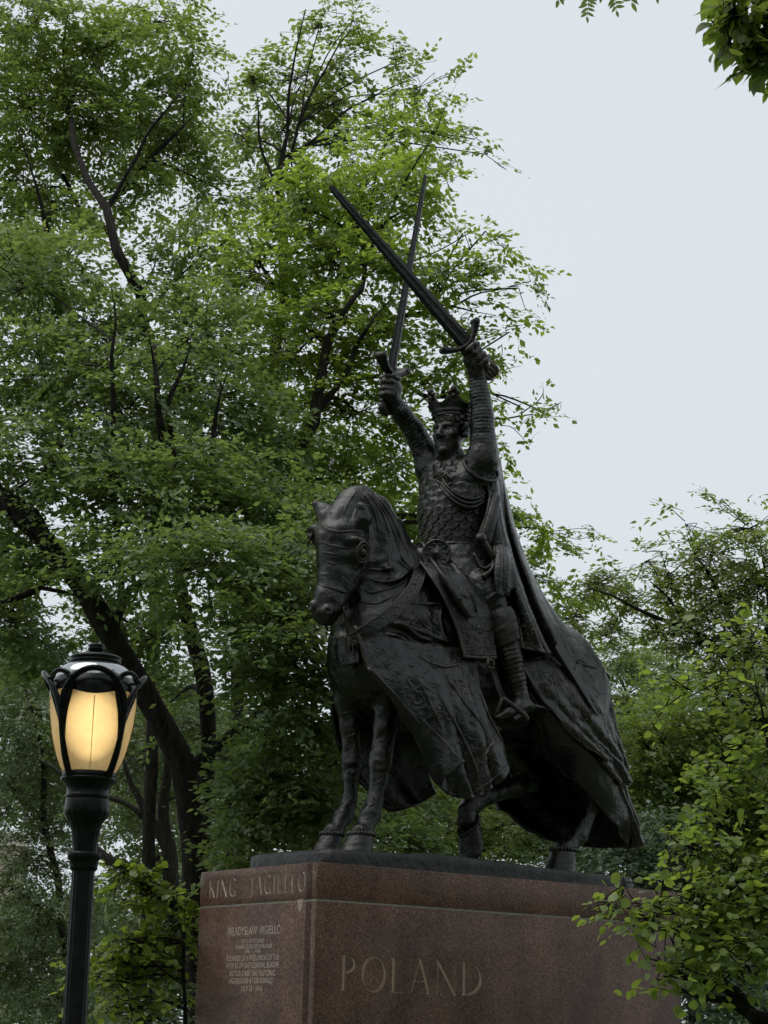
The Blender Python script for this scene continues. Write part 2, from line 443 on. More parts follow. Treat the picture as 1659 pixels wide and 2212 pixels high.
def cutter(text, x_c, z_b, h, width, face):
    GL = glyphs(); gap = .10 if face == 'side' else .17
    """letter prisms straddling a face; returns a mesh object used as a boolean cutter"""
    tot = sum(GL[c][0] for c in text) + gap * (len(text) - 1)
    sx = width / tot; bm = bmesh.new(); x = 0.0
    for ch in text:
        w, polys = GL[ch]
        for k, P in enumerate(polys):
            P = np.array(P, float); e = 0.0006 * (k % 5)
            d0, d1 = -0.02 - e, .009 + e
            for a in (0, 1):
                pass
            P = np.stack([(P[:, 0] + x) * sx - width / 2 + x_c, P[:, 1] * h + z_b], 1)
            cen = P.mean(0)
            lo, hi = [], []
            for q in P:
                qi = cen + (q - cen) * 1.0
                if face == 'side':  # +v face; reading direction is -u
                    lo.append(bm.verts.new((-qi[0], HW - d1, qi[1]))); hi.append(bm.verts.new((-q[0], HW - d0, q[1])))
                else:               # +u face; reading direction is +v
                    lo.append(bm.verts.new((HL - d1, qi[0], qi[1]))); hi.append(bm.verts.new((HL - d0, q[0], q[1])))
            n = len(P)
            bm.faces.new(lo); bm.faces.new(hi[::-1])
            for a in range(n): bm.faces.new((lo[a], hi[a], hi[(a + 1) % n], lo[(a + 1) % n]))
        x += w + gap
    bmesh.ops.recalc_face_normals(bm, faces=bm.faces)
    me = bpy.data.meshes.new('cut'); bm.to_mesh(me); bm.free(); me.materials.append(CUT if face == 'front' else CUT2)
    return bpy.data.objects.new('cut', me)
def carve(slab, cut):
    COL.objects.link(cut); cut.parent = PED
    md = slab.modifiers.new('b', 'BOOLEAN'); md.operation = 'DIFFERENCE'; md.object = cut; md.solver = 'EXACT'; md.use_self = True
    try: md.material_mode = 'TRANSFER'
    except Exception: pass
    bpy.context.view_layer.update()
    dg = bpy.context.evaluated_depsgraph_get()
    me = bpy.data.meshes.new_from_object(slab.evaluated_get(dg))
    slab.modifiers.clear(); slab.data = me
    bpy.data.objects.remove(cut)
def on_plane(px, py, face):
    d = ray(px, py); P0 = PC
    nrm, off = (LV, HW) if face == 'side' else (FU, HL)
    t = ((P0 - CAM_POS) @ nrm + off) / (d @ nrm); P = CAM_POS + d * t - P0
    return (-(P @ FU) if face == 'side' else P @ LV), P[2]
# KING . JAGIELLO on the front frieze
SW, TW = 0.15, 0.085
a, b = on_plane(450, 1941, 'front'), on_plane(662, 1899, 'front'); zt = on_plane(655, 1880, 'front')[1]
zb = on_plane(560, 1927, 'front')[1]
carve(slabs['front_upper'], cutter('.KING . JAGIELLO.', (a[0] + b[0]) / 2, ZJ + .075, 0.168, b[0] - a[0] + .12, 'front'))
SW, TW = 0.105, 0.05
a, b = on_plane(740, 2150, 'side'), on_plane(1046, 2160, 'side'); t1 = on_plane(745, 2062, 'side'); b1 = on_plane(745, 2140, 'side')
carve(slabs['side_lower'], cutter("POLAND'", (a[0] + b[0]) / 2 + .03, b1[1], t1[1] - b1[1], b[0] - a[0] + .12, 'side'))

# ---- small cut inscription, filled letters set into the face
LET = plain_mat('inscription_fill', (0.44, 0.37, 0.33), 0.9, var=0.5, scale=25)
def text_line(s, px0, px1, pyb, pyt):
    xa, za = on_plane(px0, pyb[0], 'front'); xb, zb = on_plane(px1, pyb[1], 'front')
    h = pyt
    cu = bpy.data.curves.new('t', 'FONT'); cu.body = s; cu.size = 1.0; cu.extrude = 0.0; cu.align_x = 'CENTER'
    ob = bpy.data.objects.new('t', cu); COL.objects.link(ob); bpy.context.view_layer.update()
    dg = bpy.context.evaluated_depsgraph_get(); me = bpy.data.meshes.new_from_object(ob.evaluated_get(dg))
    bpy.data.objects.remove(ob); bpy.data.curves.remove(cu)
    V = np.zeros(len(me.vertices) * 3, np.float32); me.vertices.foreach_get('co', V); V = V.reshape(-1, 3)
    w = V[:, 0].max() - V[:, 0].min(); hh = V[:, 1].max()
    X = (V[:, 0] - V[:, 0].min()) / w * (xb - xa) + xa
    Zz = V[:, 1] / hh * h + (za + zb) / 2
    me.vertices.foreach_set('co', np.stack([np.full(len(X), HL + 0.0012), X, Zz], 1).astype(np.float32).ravel())
    me.materials.clear(); me.materials.append(LET); me.update()
    o = bpy.data.objects.new('inscription', me); COL.objects.link(o); o.parent = PED; o['kind'] = 'stuff'
    return o
def sy(x, y): return y - 0.06 * (x - 545)          # the lines fall to the left
for s, x0, x1, y, h in (
    ('WLADYSLAW  IAGIELLO', 491, 606, 2019, .072), ('·  KING OF POLAND  ·', 517, 576, 2037, .036), ('GRAND DUKE OF LITHUANIA', 509, 588, 2049, .036),
    ('1386 — 1434', 528, 562, 2059, .032), ('FOUNDER OF A FREE UNION OF THE', 490, 602, 2075, .046), ('PEOPLES OF EAST CENTRAL EUROPE', 489, 602, 2091, .046),
    ('VICTOR OVER THE TEUTONIC', 495, 594, 2108, .046), ('AGGRESSORS AT GRUNWALD', 495, 590, 2124, .046), ('JULY 15 · 1410', 520, 566, 2141, .044)):
    text_line(s, x0, x1, (sy(x0, y), sy(x1, y)), h)
# chipped, repaired spot under the joint
x, z = on_plane(648, 1955, 'front')
rs = np.random.RandomState(4); bm = bmesh.new()
pts = [(-.045, .045), (.0, .05), (.05, .045), (.04, .0), (.02, -.045), (-.005, -.055), (-.025, -.02)]
f = bm.faces.new([bm.verts.new((HL + .0015, x + p, z + q)) for p, q in pts])
mesh_bm('repair_patch', bm, PATCH, PED)
# ================================================================== bronze statue
ST = empty('equestrian_statue', tuple(SO), PROT,
           label='dark bronze equestrian statue of a crowned rider raising two crossed swords, on the granite pedestal', cat='statue')

def unit_v(x): return np.asarray(x, float) / np.linalg.norm(x)
class Field:
    """signed-distance field on a grid, blended from tapering elliptical limbs and meshed by surface nets"""
    def __init__(s, lo, hi, h):
        s.lo = np.array(lo, float); s.h = h
        s.n = np.ceil((np.array(hi) - s.lo) / h).astype(int) + 1
        s.ax = [s.lo[k] + h * np.arange(s.n[k]) for k in range(3)]
        s.F = np.full(s.n, 9.0, np.float32)
    def block(s, lo, hi):
        a = np.clip(np.floor((np.array(lo) - s.lo) / s.h).astype(int), 0, s.n - 1)
        b = np.clip(np.ceil((np.array(hi) - s.lo) / s.h).astype(int) + 1, 1, s.n)
        if np.any(b <= a): return None, None
        sl = tuple(slice(i, j) for i, j in zip(a, b))
        g = np.stack(np.meshgrid(*[s.ax[k][sl[k]] for k in range(3)], indexing='ij'), -1).astype(np.float32)
        return sl, g
    def put(s, sl, d, k, op):
        A = s.F[sl]; d = d.astype(np.float32)
        if op == 'sub':
            d = -d
            h = np.maximum(k - np.abs(A - d), 0) / max(k, 1e-6)
            s.F[sl] = np.maximum(A, d) + h * h * k / 4
        else:
            h = np.maximum(k - np.abs(A - d), 0) / max(k, 1e-6)
            s.F[sl] = np.minimum(A, d) - h * h * k / 4
    def limb(s, pts, k=0.06, lat=(0, 1, 0), op='add', wave=None):
        """pts rows: u v w rn rl   (rl half-width along lat, rn half-width across)"""
        P = np.array([tuple(p) if len(p) == 5 else (*p, p[3]) for p in pts], float)
        rm = P[:, 3:].max() + k + 0.06
        tot = 0.0
        for A, B in zip(P[:-1], P[1:]):
            a, b = A[:3], B[:3]; d = b - a; ln = np.linalg.norm(d) + 1e-9; d = d / ln
            la = np.array(lat, float); la = la - d * (la @ d)
            if np.linalg.norm(la) < 0.1: la = np.array([1.0, 0, 0]) - d * d[0]
            la /= np.linalg.norm(la); nn = np.cross(d, la)
            rr = max(A[3:].max(), B[3:].max()) + k + 0.05
            sl, g = s.block(np.minimum(a, b) - rr, np.maximum(a, b) + rr)
            if sl is None: continue
            q = g - a.astype(np.float32)
            x = q @ d.astype(np.float32); t = np.clip(x / ln, 0, 1); over = x - t * ln
            rn = A[3] + (B[3] - A[3]) * t; rl = A[4] + (B[4] - A[4]) * t
            if wave is not None:
                wv = wave[0] * np.sin((tot + x) * 6.2832 / wave[1]); rn = rn + wv; rl = rl + wv
            rmn = np.minimum(rn, rl)
            dd = (np.sqrt((q @ la.astype(np.float32) / rl) ** 2 + (q @ nn.astype(np.float32) / rn) ** 2 + (over / rmn) ** 2) - 1) * rmn
            s.put(sl, dd, k, op); tot += ln
    def ball(s, c, r, k=0.05, op='add', rot=None):
        r = np.broadcast_to(np.array(r, float), (3,)); R_ = r.max() + k + .04
        sl, g = s.block(np.array(c) - R_, np.array(c) + R_)
        if sl is None: return
        q = g - np.array(c, np.float32)
        if rot is not None: q = q @ np.array(rot, np.float32)
        s.put(sl, (np.sqrt(((q / r.astype(np.float32)) ** 2).sum(-1)) - 1) * r.min(), k, op)
    def ridges(s, lines, side=1):
        """raised folds that follow polylines lying near the surface: (points, height, half-width)"""
        for pts, amp, wd in lines:
            C = catmull_len(np.array(pts, float), max(6, 5 * len(pts)))
            m = 3 * wd + 0.12
            sl, g = s.block(C.min(0) - m, C.max(0) + m)
            if sl is None: continue
            best = np.full(g.shape[:3], 9.0, np.float32); tt = np.zeros_like(best)
            for i in range(len(C) - 1):
                a, b = C[i].astype(np.float32), C[i + 1].astype(np.float32); d = b - a; L2 = d @ d
                t = np.clip(((g - a) @ d) / L2, 0, 1); D = np.linalg.norm((g - a - t[..., None] * d) * np.array([1, .45, 1], np.float32), axis=-1)
                up = D < best; best = np.where(up, D, best); tt = np.where(up, (i + t) / (len(C) - 1), tt)
            s.F[sl] -= (amp * 1.5 * (np.exp(-(best / wd) ** 2) - .30 * np.exp(-((best - 1.7 * wd) / (.8 * wd)) ** 2)) * np.sqrt(np.clip(np.sin(np.pi * np.clip(tt, 0.03, .97)), 0, 1))).astype(np.float32)
    def rough(s, amp, f, seed=0, box=None, ridged=False):
        lo, hi = box if box else (s.lo, s.lo + s.h * s.n)
        sl, g = s.block(lo, hi)
        band = np.abs(s.F[sl]) < 4 * s.h
        idx = np.where(band); q = g[idx]
        nz_ = wnoise(q, f, seed)
        if ridged: nz_ = np.abs(nz_) * 1.6 - .5
        A = s.F[sl]; A[idx] += (amp * nz_).astype(np.float32); s.F[sl] = A
    def cut_below(s, w):
        k = int(np.ceil((w - s.lo[2]) / s.h))
        if k > 0:
            z = s.ax[2][:k + 2]; s.F[:, :, :k + 2] = np.maximum(s.F[:, :, :k + 2], (w - z)[None, None, :])
    def mesh(s, name, mat, parent):
        F = s.F; ins = F < 0; nx, ny, nz = F.shape
        cnt = np.zeros((nx - 1, ny - 1, nz - 1), np.int8)
        corners = [(i, j, k) for i in (0, 1) for j in (0, 1) for k in (0, 1)]
        for i, j, k in corners: cnt += ins[i:nx - 1 + i, j:ny - 1 + j, k:nz - 1 + k]
        act = np.where((cnt > 0) & (cnt < 8)); n = len(act[0])
        idx = np.full(cnt.shape, -1, np.int32); idx[act] = np.arange(n)
        vals = {c: F[act[0] + c[0], act[1] + c[1], act[2] + c[2]] for c in corners}
        acc = np.zeros((n, 3)); m = np.zeros(n)
        for c in corners:
            for ax in range(3):
                if c[ax] == 0:
                    e = list(c); e[ax] = 1; e = tuple(e)
                    a, b = vals[c], vals[e]; ok = (a < 0) != (b < 0)
                    t = np.where(ok, a / np.where(ok, a - b, 1), 0)
                    p = np.tile(np.array(c, float), (n, 1)); p[:, ax] += t
                    acc += np.where(ok[:, None], p, 0); m += ok
        V = (np.stack(act, 1) + acc / m[:, None]) * s.h + s.lo
        faces = []
        for ax in range(3):
            b, c = (ax + 1) % 3, (ax + 2) % 3
            sa = [slice(None)] * 3; sb = [slice(None)] * 3
            sa[ax] = slice(0, -1); sb[ax] = slice(1, None)
            A, B = ins[tuple(sa)], ins[tuple(sb)]
            w = np.array(np.where(A != B)); 
            lim = np.array(F.shape) - 1
            ok = (w[b] > 0) & (w[c] > 0) & (w[b] < lim[b]) & (w[c] < lim[c]); w = w[:, ok]
            flip = A[tuple(w)]
            def cell(db, dc):
                q = w.copy(); q[b] -= db; q[c] -= dc; return idx[tuple(q)]
            q = np.stack([cell(1, 1), cell(0, 1), cell(0, 0), cell(1, 0)], 1)
            q[~flip] = q[~flip][:, ::-1]
            faces.append(q)
        # two light smoothing passes
        Q = np.vstack(faces)
        for _ in range(2):
            S = np.zeros_like(V); M = np.zeros(len(V))
            for k in range(4):
                np.add.at(S, Q[:, k], V[Q[:, (k + 1) % 4]]); np.add.at(M, Q[:, k], 1)
            V = V * .5 + .5 * S / np.maximum(M, 1)[:, None]
        return mesh_np(name, V, Q, mat, parent)

def loft(name, cols, nu, nv, thick, mat, parent, disp=None, nseed=0, edge=0.0):
    """cloth sheet through columns of points, with folds, closed into a thin solid"""
    G = np.stack([catmull(np.array(c, float), nv) for c in cols])          # ncol,nv,3
    G = catmull(G, nu)                                                     # nu,nv,3
    def normals(G):
        n = np.cross(np.gradient(G, axis=0), np.gradient(G, axis=1)); return n / (np.linalg.norm(n, axis=-1)[..., None] + 1e-9)
    Nn = normals(G)
    S, Tt = np.meshgrid(np.linspace(0, 1, nu), np.linspace(0, 1, nv), indexing='ij')
    if disp is not None: G = G + Nn * disp(S, Tt, G)[..., None]; Nn = normals(G)
    th = thick * (1 + edge * (np.exp(-(np.minimum(S, 1 - S) * nu / 2.0) ** 2) + np.exp(-((1 - Tt) * nv / 2.0) ** 2)))
    A = G + Nn * th[..., None] / 2; B = G - Nn * th[..., None] / 2
    V = np.vstack([A.reshape(-1, 3), B.reshape(-1, 3)]); o = nu * nv
    i, j = np.meshgrid(np.arange(nu - 1), np.arange(nv - 1), indexing='ij'); i, j = i.ravel(), j.ravel()
    q = np.stack([i * nv + j, (i + 1) * nv + j, (i + 1) * nv + j + 1, i * nv + j + 1], 1)
    ring = np.r_[np.arange(nu) * nv, (nu - 1) * nv + np.arange(1, nv), np.arange(nu - 2, -1, -1) * nv + nv - 1, np.arange(nv - 2, 0, -1)]
    r2 = np.roll(ring, -1)
    e = np.stack([ring, ring + o, r2 + o, r2], 1)
    return mesh_np(name, V, [q, q[:, ::-1] + o, e], mat, parent)

def path(pts, n): return catmull_len(np.array(pts, float), n)

# ------------------------------------------------------------------ bronze base plate (irregular, rounded)
PT = 0.135
rs = np.random.RandomState(2)
out = np.array([(1.93, .72), (1.9, .2), (1.86, -.3), (1.8, -.58), (1.62, -.72), (.8, -.77), (-.4, -.78), (-1.5, -.74), (-1.95, -.6), (-2.05, -.1), (-1.98, .35), (-1.75, .62), (-1.2, .76), (-.3, .80), (.6, .79), (1.4, .78), (1.8, .77), (1.93, .72)])
ring = catmull_len(out, 120)[:-1]
prof = [(1.0, 0.004), (1.0, .08), (.994, .12), (.975, .135), (.7, .14), (.35, .15)]
Vv, Ff = [], []
for k, (sc_, z) in enumerate(prof):
    zz = z * (1 + .22 * np.clip((ring[:, 0] + .8) / 2.2, 0, 1)) + (.012 * (k >= 2)) * np.sin(ring[:, 0] * 2.1 + .4) + .022 * (k >= 2) * (ring[:, 0] > 1.0) * (-ring[:, 1])
    rr = ring * sc_ + rs.normal(0, .003, ring.shape)
    Vv.append(np.c_[rr, zz])
nr = len(ring)
for k in range(len(prof) - 1):
    a = np.arange(nr); b = (a + 1) % nr
    Ff.append(np.stack([k * nr + a, k * nr + b, (k + 1) * nr + b, (k + 1) * nr + a], 1))
Vv.append(np.array([[0, 0, .15]])); c = len(prof) * nr; a = np.arange(nr)
o = mesh_np('base_plate', np.vstack(Vv), [np.vstack(Ff), np.stack([(len(prof) - 1) * nr + a, (len(prof) - 1) * nr + (a + 1) % nr, np.full(nr, c)], 1)], BRONZE_PLATE, ST)

# ------------------------------------------------------------------ horse
H = Field((-2.35, -.85, 0.12), (1.85, .85, 3.72), 0.0135)
H.limb([(.98, 0, 2.06, .46, .34), (.70, 0, 2.03, .66, .50), (.1, 0, 2.02, .68, .55), (-.6, 0, 2.07, .66, .55), (-1.12, 0, 2.02, .60, .55), (-1.42, 0, 1.88, .48, .43)], k=.12)
H.ball((.97, .2, 1.98), (.32, .26, .38), .15); H.ball((.90, -.2, 1.98), (.32, .26, .38), .15)
H.ball((-1.28, .22, 1.85), (.46, .34, .53), .15); H.ball((-1.28, -.22, 1.85), (.46, .34, .53), .15)
H.limb([(.80, 0, 2.30, .46, .42), (.35, 0, 2.36, .42, .47), (-.2, 0, 2.36, .42, .45)], k=.12)
# neck
H.limb([(.72, 0, 2.42, .60, .42), (.82, .01, 2.80, .42, .31), (.95, .02, 3.12, .305, .24), (1.07, .03, 3.33, .235, .20), (1.17, .04, 3.425, .175, .17)], k=.10)
# head, turned and tilted a little to the horse's left
HLt = np.array([-.50, .82, -.28]); HLt /= np.linalg.norm(HLt); HD = np.array([.85, .52, .0]); HD -= HLt * (HD @ HLt); HD /= np.linalg.norm(HD)
def hx(px, py, v, *r): return (*L(px, py, v), *r)
H.limb([hx(760, 1094, .03, .165, .165), hx(743, 1130, .05, .20, .205), hx(733, 1165, .07, .215, .225), hx(730, 1205, .08, .19, .195), hx(722, 1250, .09, .155, .155), hx(708, 1292, .10, .135, .130), hx(701, 1322, .105, .115, .115)], k=.04, lat=HLt)
H.limb([hx(778, 1165, .12, .17, .13), hx(768, 1215, .13, .16, .13), hx(748, 1262, .12, .11, .10), hx(722, 1312, .115, .075, .085), hx(712, 1338, .11, .05, .075)], k=.06, lat=HLt)
H.ball(L(702, 1338, .11), (.075, .075, .05), .03)
eyeL, eyeR = L(777, 1192, .29), L(682, 1162, -.13)
for e, sgn in ((eyeL, 1), (eyeR, -1)):
    H.ball(e + np.array([0, 0, .085]) + HD * .01 - HLt * sgn * .03, (.11, .09, .055), .05)
    H.ball(e - HLt * sgn * .03, (.085, .075, .085), .03)
for sgn in (1, -1):
    nsp = L(699, 1318, .10) + HLt * sgn * .078 + HD * .075
    H.ball(nsp, (.055, .045, .055), .03)
    H.ball(nsp + HD * .045 + HLt * sgn * .02 + np.array([0, 0, -.01]), (.028, .028, .024), .015, 'sub')
H.limb([hx(676, 1338, .06, .010), hx(700, 1341, .20, .011), hx(718, 1336, .22, .010)], k=.01, op='sub')
# ears, cupped
for pts, opn in (((hx(774, 1143, .24, .078), hx(783, 1120, .29, .085), hx(781, 1097, .31, .055)), ((767, 1122, .375, .046), (769, 1102, .375, .036))),
                 ((hx(703, 1126, -.06, .075), hx(700, 1106, -.11, .078), hx(681, 1088, -.16, .032)), ((686, 1112, -.06, .034), (682, 1100, -.09, .022)))):
    H.limb(pts, k=.025)
    H.limb([hx(*opn[0]), hx(*opn[1])], k=.015, op='sub')
# forelegs
H.limb([(0.92, -0.26, 1.85, 0.260, 0.190), (1.02, -0.23, 1.62, 0.140, 0.129), (1.0, -0.22, 1.36, 0.095, 0.092), (0.965, -0.22, 1.1, 0.092, 0.092), (0.965, -0.22, 1.03, 0.095, 0.095), (0.975, -0.22, 0.92, 0.069, 0.069), (0.985, -0.22, 0.7, 0.065, 0.067), (1.045, -0.22, 0.55, 0.084, 0.081), (1.1, -0.22, 0.47, 0.067, 0.076), (1.15, -0.22, 0.4, 0.095, 0.099)], k=.04)
H.limb([(0.8, 0.26, 1.85, 0.280, 0.190), (0.88, 0.22, 1.64, 0.162, 0.140), (0.91, 0.2, 1.31, 0.110, 0.099), (0.955, 0.2, 1.06, 0.094, 0.094), (0.96, 0.2, 0.99, 0.097, 0.097), (0.975, 0.2, 0.86, 0.074, 0.072), (1.01, 0.2, 0.66, 0.069, 0.069), (1.055, 0.2, 0.52, 0.090, 0.085), (1.1, 0.2, 0.44, 0.072, 0.078), (1.135, 0.2, 0.37, 0.106, 0.110)], k=.04)
# hind legs: near one standing, far one lifted forward
H.limb([(-1.25, .26, 1.85, .40, .25), (-1.05, .28, 1.48, .27, .17), (-1.35, .25, 1.22, .15, .12), (-1.68, .22, 1.02, .105, .09), (-1.66, .20, .85, .075, .07), (-1.56, .17, .64, .068, .066), (-1.50, .16, .54, .085, .08), (-1.40, .155, .45, .068, .07), (-1.32, .15, .40, .095, .10)], k=.06)
H.limb([(-1.10, -.26, 1.85, .40, .25), (-.78, -.24, 1.48, .26, .17), (-.98, -.18, 1.25, .15, .12), (-1.16, -.14, 1.08, .115, .09), (-.95, -.13, .985, .090, .08), (-.58, -.12, .865, .082, .075), (-.40, -.12, .78, .098, .085), (-.325, -.12, .70, .080, .076), (-.33, -.12, .60, .108, .10)], k=.05)
# cloth folds over the near side of the neck and shoulder, and seams of the head cover
def PV(v, *pts): return [L(x, y, v) for x, y in pts]
H.ridges([
    (PV(.36, (795, 1226), (822, 1229), (852, 1222)), .030, .030), (PV(.40, (790, 1247), (825, 1256), (862, 1250), (885, 1232)), .034, .032),
    (PV(.42, (786, 1275), (806, 1279), (850, 1268), (880, 1252)), .028, .030), (PV(.42, (778, 1300), (815, 1302), (850, 1285)), .022, .028),
    (PV(.38, (848, 1180), (840, 1215), (852, 1235)), .02, .03), (PV(.36, (822, 1205), (800, 1215)), .02, .03), (PV(.36, (865, 1200), (880, 1220), (896, 1232)), .016, .02),
    (PV(.50, (838, 1335), (880, 1352), (930, 1372), (985, 1392)), .030, .032), (PV(.52, (818, 1345), (850, 1365), (892, 1392)), .030, .028),
    (PV(.52, (870, 1345), (905, 1375), (940, 1385)), .022, .024), (PV(.52, (800, 1375), (826, 1395), (850, 1402)), .022, .03),
    (PV(.50, (880, 1303), (925, 1303), (965, 1305)), .018, .022), (PV(.52, (955, 1305), (950, 1340), (962, 1385)), .02, .03),
    (PV(.53, (920, 1320), (912, 1345), (930, 1365)), .015, .025), (PV(.50, (775, 1400), (800, 1425), (850, 1440)), .02, .03),
    (PV(0.0, (722, 1395), (735, 1375), (752, 1360)), .03, .03), (PV(-.05, (716, 1410), (722, 1385), (735, 1350)), .025, .028),
    (PV(.10, (735, 1350), (745, 1385), (762, 1400)), .025, .03),
    ([L(690, 1130, -.08), L(718, 1147, .12), L(755, 1151, .26), L(790, 1150, .33)], .016, .013), ([L(690, 1171, -.05), L(722, 1177, .13), L(756, 1186, .25)], .013, .011),
    ([L(700, 1192, .06), L(735, 1199, .21)], .011, .010), ([L(687, 1262, .0), L(712, 1270, .18), L(750, 1279, .25)], .016, .013), ([L(688, 1240, .02), L(706, 1244, .14)], .010, .010),
    (PV(.27, (795, 1140), (797, 1180), (786, 1225), (762, 1262)), .016, .015), (PV(.2, (810, 1072), (835, 1110), (850, 1150)), .012, .02),
    (PV(.15, (790, 1062), (825, 1105), (842, 1160), (850, 1200)), .010, .018), (PV(.1, (775, 1058), (760, 1085), (748, 1110)), .014, .02),
])
# knee creases on the forelegs
for v, ln in ((.27, [(806, 1636), (824, 1644), (842, 1636)]), (.27, [(804, 1657), (824, 1662), (840, 1656)]), (-.14, [(743, 1640), (762, 1648), (782, 1640)]), (-.14, [(744, 1660), (762, 1667), (778, 1660)])):
    H.ridges([(PV(v, *ln), .008, .018)])
H.rough(.013, 7, 1, ((-2.3, -.85, 1.9), (1.05, .85, 3.7)), True); H.rough(.007, 17, 3, ((-2.3, -.85, 1.8), (1.6, .85, 3.7)), True); H.rough(.004, 34, 2)
H.cut_below(.14)
horse = H.mesh('horse', BRONZE, ST)
del H.F

# hooves with ruffled coronet band
def hoof(top, bot, r0, r1, parent, lean=None):
    top, bot = np.array(top, float), np.array(bot, float); ax = bot - top
    P = Pack()
    n = 9; t = np.linspace(0, 1, n); rr = r0 + (r1 - r0) * t ** .8
    a = np.linspace(0, 2 * np.pi, 28, endpoint=False)
    fwd = np.array([1.0, 0, 0]) if lean is None else np.array(lean, float)
    ex = fwd - ax * (fwd @ ax) / (ax @ ax) * 0; ex /= np.linalg.norm(ex); ey = np.array([0, 1.0, 0])
    V = []
    for k in range(n):
        g = 1 + .10 * np.cos(a)                       # longer toe
        c = top + ax * t[k]
        V.append(c + rr[k] * ((g * np.cos(a))[:, None] * ex + np.sin(a)[:, None] * ey) + .004 * math.sin(k * 2.4) * (np.cos(a)[:, None] * ex + np.sin(a)[:, None] * ey))
    V.append(np.repeat(bot[None] - ax * .01, 28, 0)); V.insert(0, np.repeat(top[None] - ax * .03, 28, 0)); V = np.vstack(V)
    i, j = np.meshgrid(np.arange(n + 1), np.arange(28), indexing='ij'); i, j = i.ravel(), j.ravel(); k2 = (j + 1) % 28
    P.add(V, np.stack([i * 28 + j, (i + 1) * 28 + j, (i + 1) * 28 + k2, i * 28 + k2], 1))
    o = P.build('hoof', BRONZE, parent)
    B = Pack()
    for q in np.linspace(0, 2 * np.pi, 26, endpoint=False):
        g = 1 + .10 * math.cos(q)
        B.add(*sphere_np(top + (r0 + .006) * (g * math.cos(q) * ex + math.sin(q) * ey), .017, 6, 5, (1, 1, 1.5)))
    B.build('coronet_fringe', BRONZE, parent)['kind'] = 'stuff'
hoof((1.165, -.22, .37), (1.25, -.22, .142), .098, .135, horse)
hoof((1.145, .20, .345), (1.215, .20, .142), .112, .152, horse)
hoof((-1.31, .15, .385), (-1.26, .15, .142), .118, .158, horse)
hoof((-.35, -.12, .57), (-.39, -.12, .30), .118, .150, horse, lean=(.62, 0, -.78))
bmh = Pack().tube(path([(-.36, -.12, .36), (-.30, -.12, .24), (-.31, -.12, .142)], 6), [.06, .05, .045, .04, .045, .055], 10); bmh.build('toe_support', BRONZE, horse)

# bridle, bit and tie
for s in (1, -1):
    S = Pack()
    c = L(722, 1312, .12) + HLt * s * .11
    S.tube(path([c + HD * .02, c + HD * -.03 + np.array([0, 0, -.09]), c + HD * -.10 + np.array([0, 0, -.22])], 10), .012, 6)
    a = np.linspace(0, 2 * np.pi, 14)
    S.tube(np.stack([c + .035 * (math.cos(q) * HD + math.sin(q) * np.array([0, 0, 1])) for q in a]), .009, 6, cap=False)
    S.build('bit', BRONZE_DARK, horse)
for e, sgn in ((eyeL, 1), (eyeR, -1)):
    E_ = Pack(); nrm = unit_v(HLt * sgn * .9 + HD * .5); e1 = unit_v(np.cross(np.array([0, 0, 1.0]), nrm)); e2 = np.cross(nrm, e1); c = e + nrm * .048
    for rr, tr in ((.082, .011), (.058, .010)):
        a = np.linspace(0, 2 * np.pi, 22)
        E_.tube(np.stack([c + rr * (.85 * math.cos(q) * e1 + 1.15 * math.sin(q) * e2) for q in a]), tr, 6, cap=False)
    E_.add(*sphere_np(c, .036, 10, 8))
    E_.build('eye', BRONZE, horse)

# breast collar: broad chased strap from saddle to chest
def ribbon(name, pts, width, thick, mat, parent, n=40, upref=None):
    C = path(pts, n); w = np.asarray(width, float) * np.ones(n)
    Tn = np.gradient(C, axis=0); Tn /= np.linalg.norm(Tn, axis=1)[:, None]
    out = C - np.array([.45, 0, 2.1]); out[:, 0] *= .25; out[:, 2] *= .35
    if upref is not None: out = np.tile(np.array(upref, float), (n, 1))
    out /= np.linalg.norm(out, axis=1)[:, None]
    B = np.cross(Tn, out); B /= np.linalg.norm(B, axis=1)[:, None]; Nn = np.cross(B, Tn)
    prof = np.array([(-1, -.5), (-1, .9), (-.86, 1.0), (-.78, .45), (.78, .45), (.86, 1.0), (1, .9), (1, -.5)])
    V = C[:, None] + prof[None, :, :1] * B[:, None] * w[:, None, None] / 2 + prof[None, :, 1:] * Nn[:, None] * thick
    V = V.reshape(-1, 3); m = len(prof)
    i, j = np.meshgrid(np.arange(n - 1), np.arange(m), indexing='ij'); i, j = i.ravel(), j.ravel(); k = (j + 1) % m
    Q = np.stack([i * m + j, i * m + k, (i + 1) * m + k, (i + 1) * m + j], 1)
    return mesh_np(name, V, Q, mat, parent, smooth=False)
def LS(*pts): return [L(*p) for p in pts]
collar_pts = LS((906, 1216, .16), (905, 1238, .40), (893, 1270, .50), (868, 1302, .53), (838, 1331, .53), (805, 1354, .50), (776, 1374, .42))
ribbon('breast_collar', collar_pts + [L(758, 1384, .30)], .115, .022, BRONZE_CLOTH, ST)

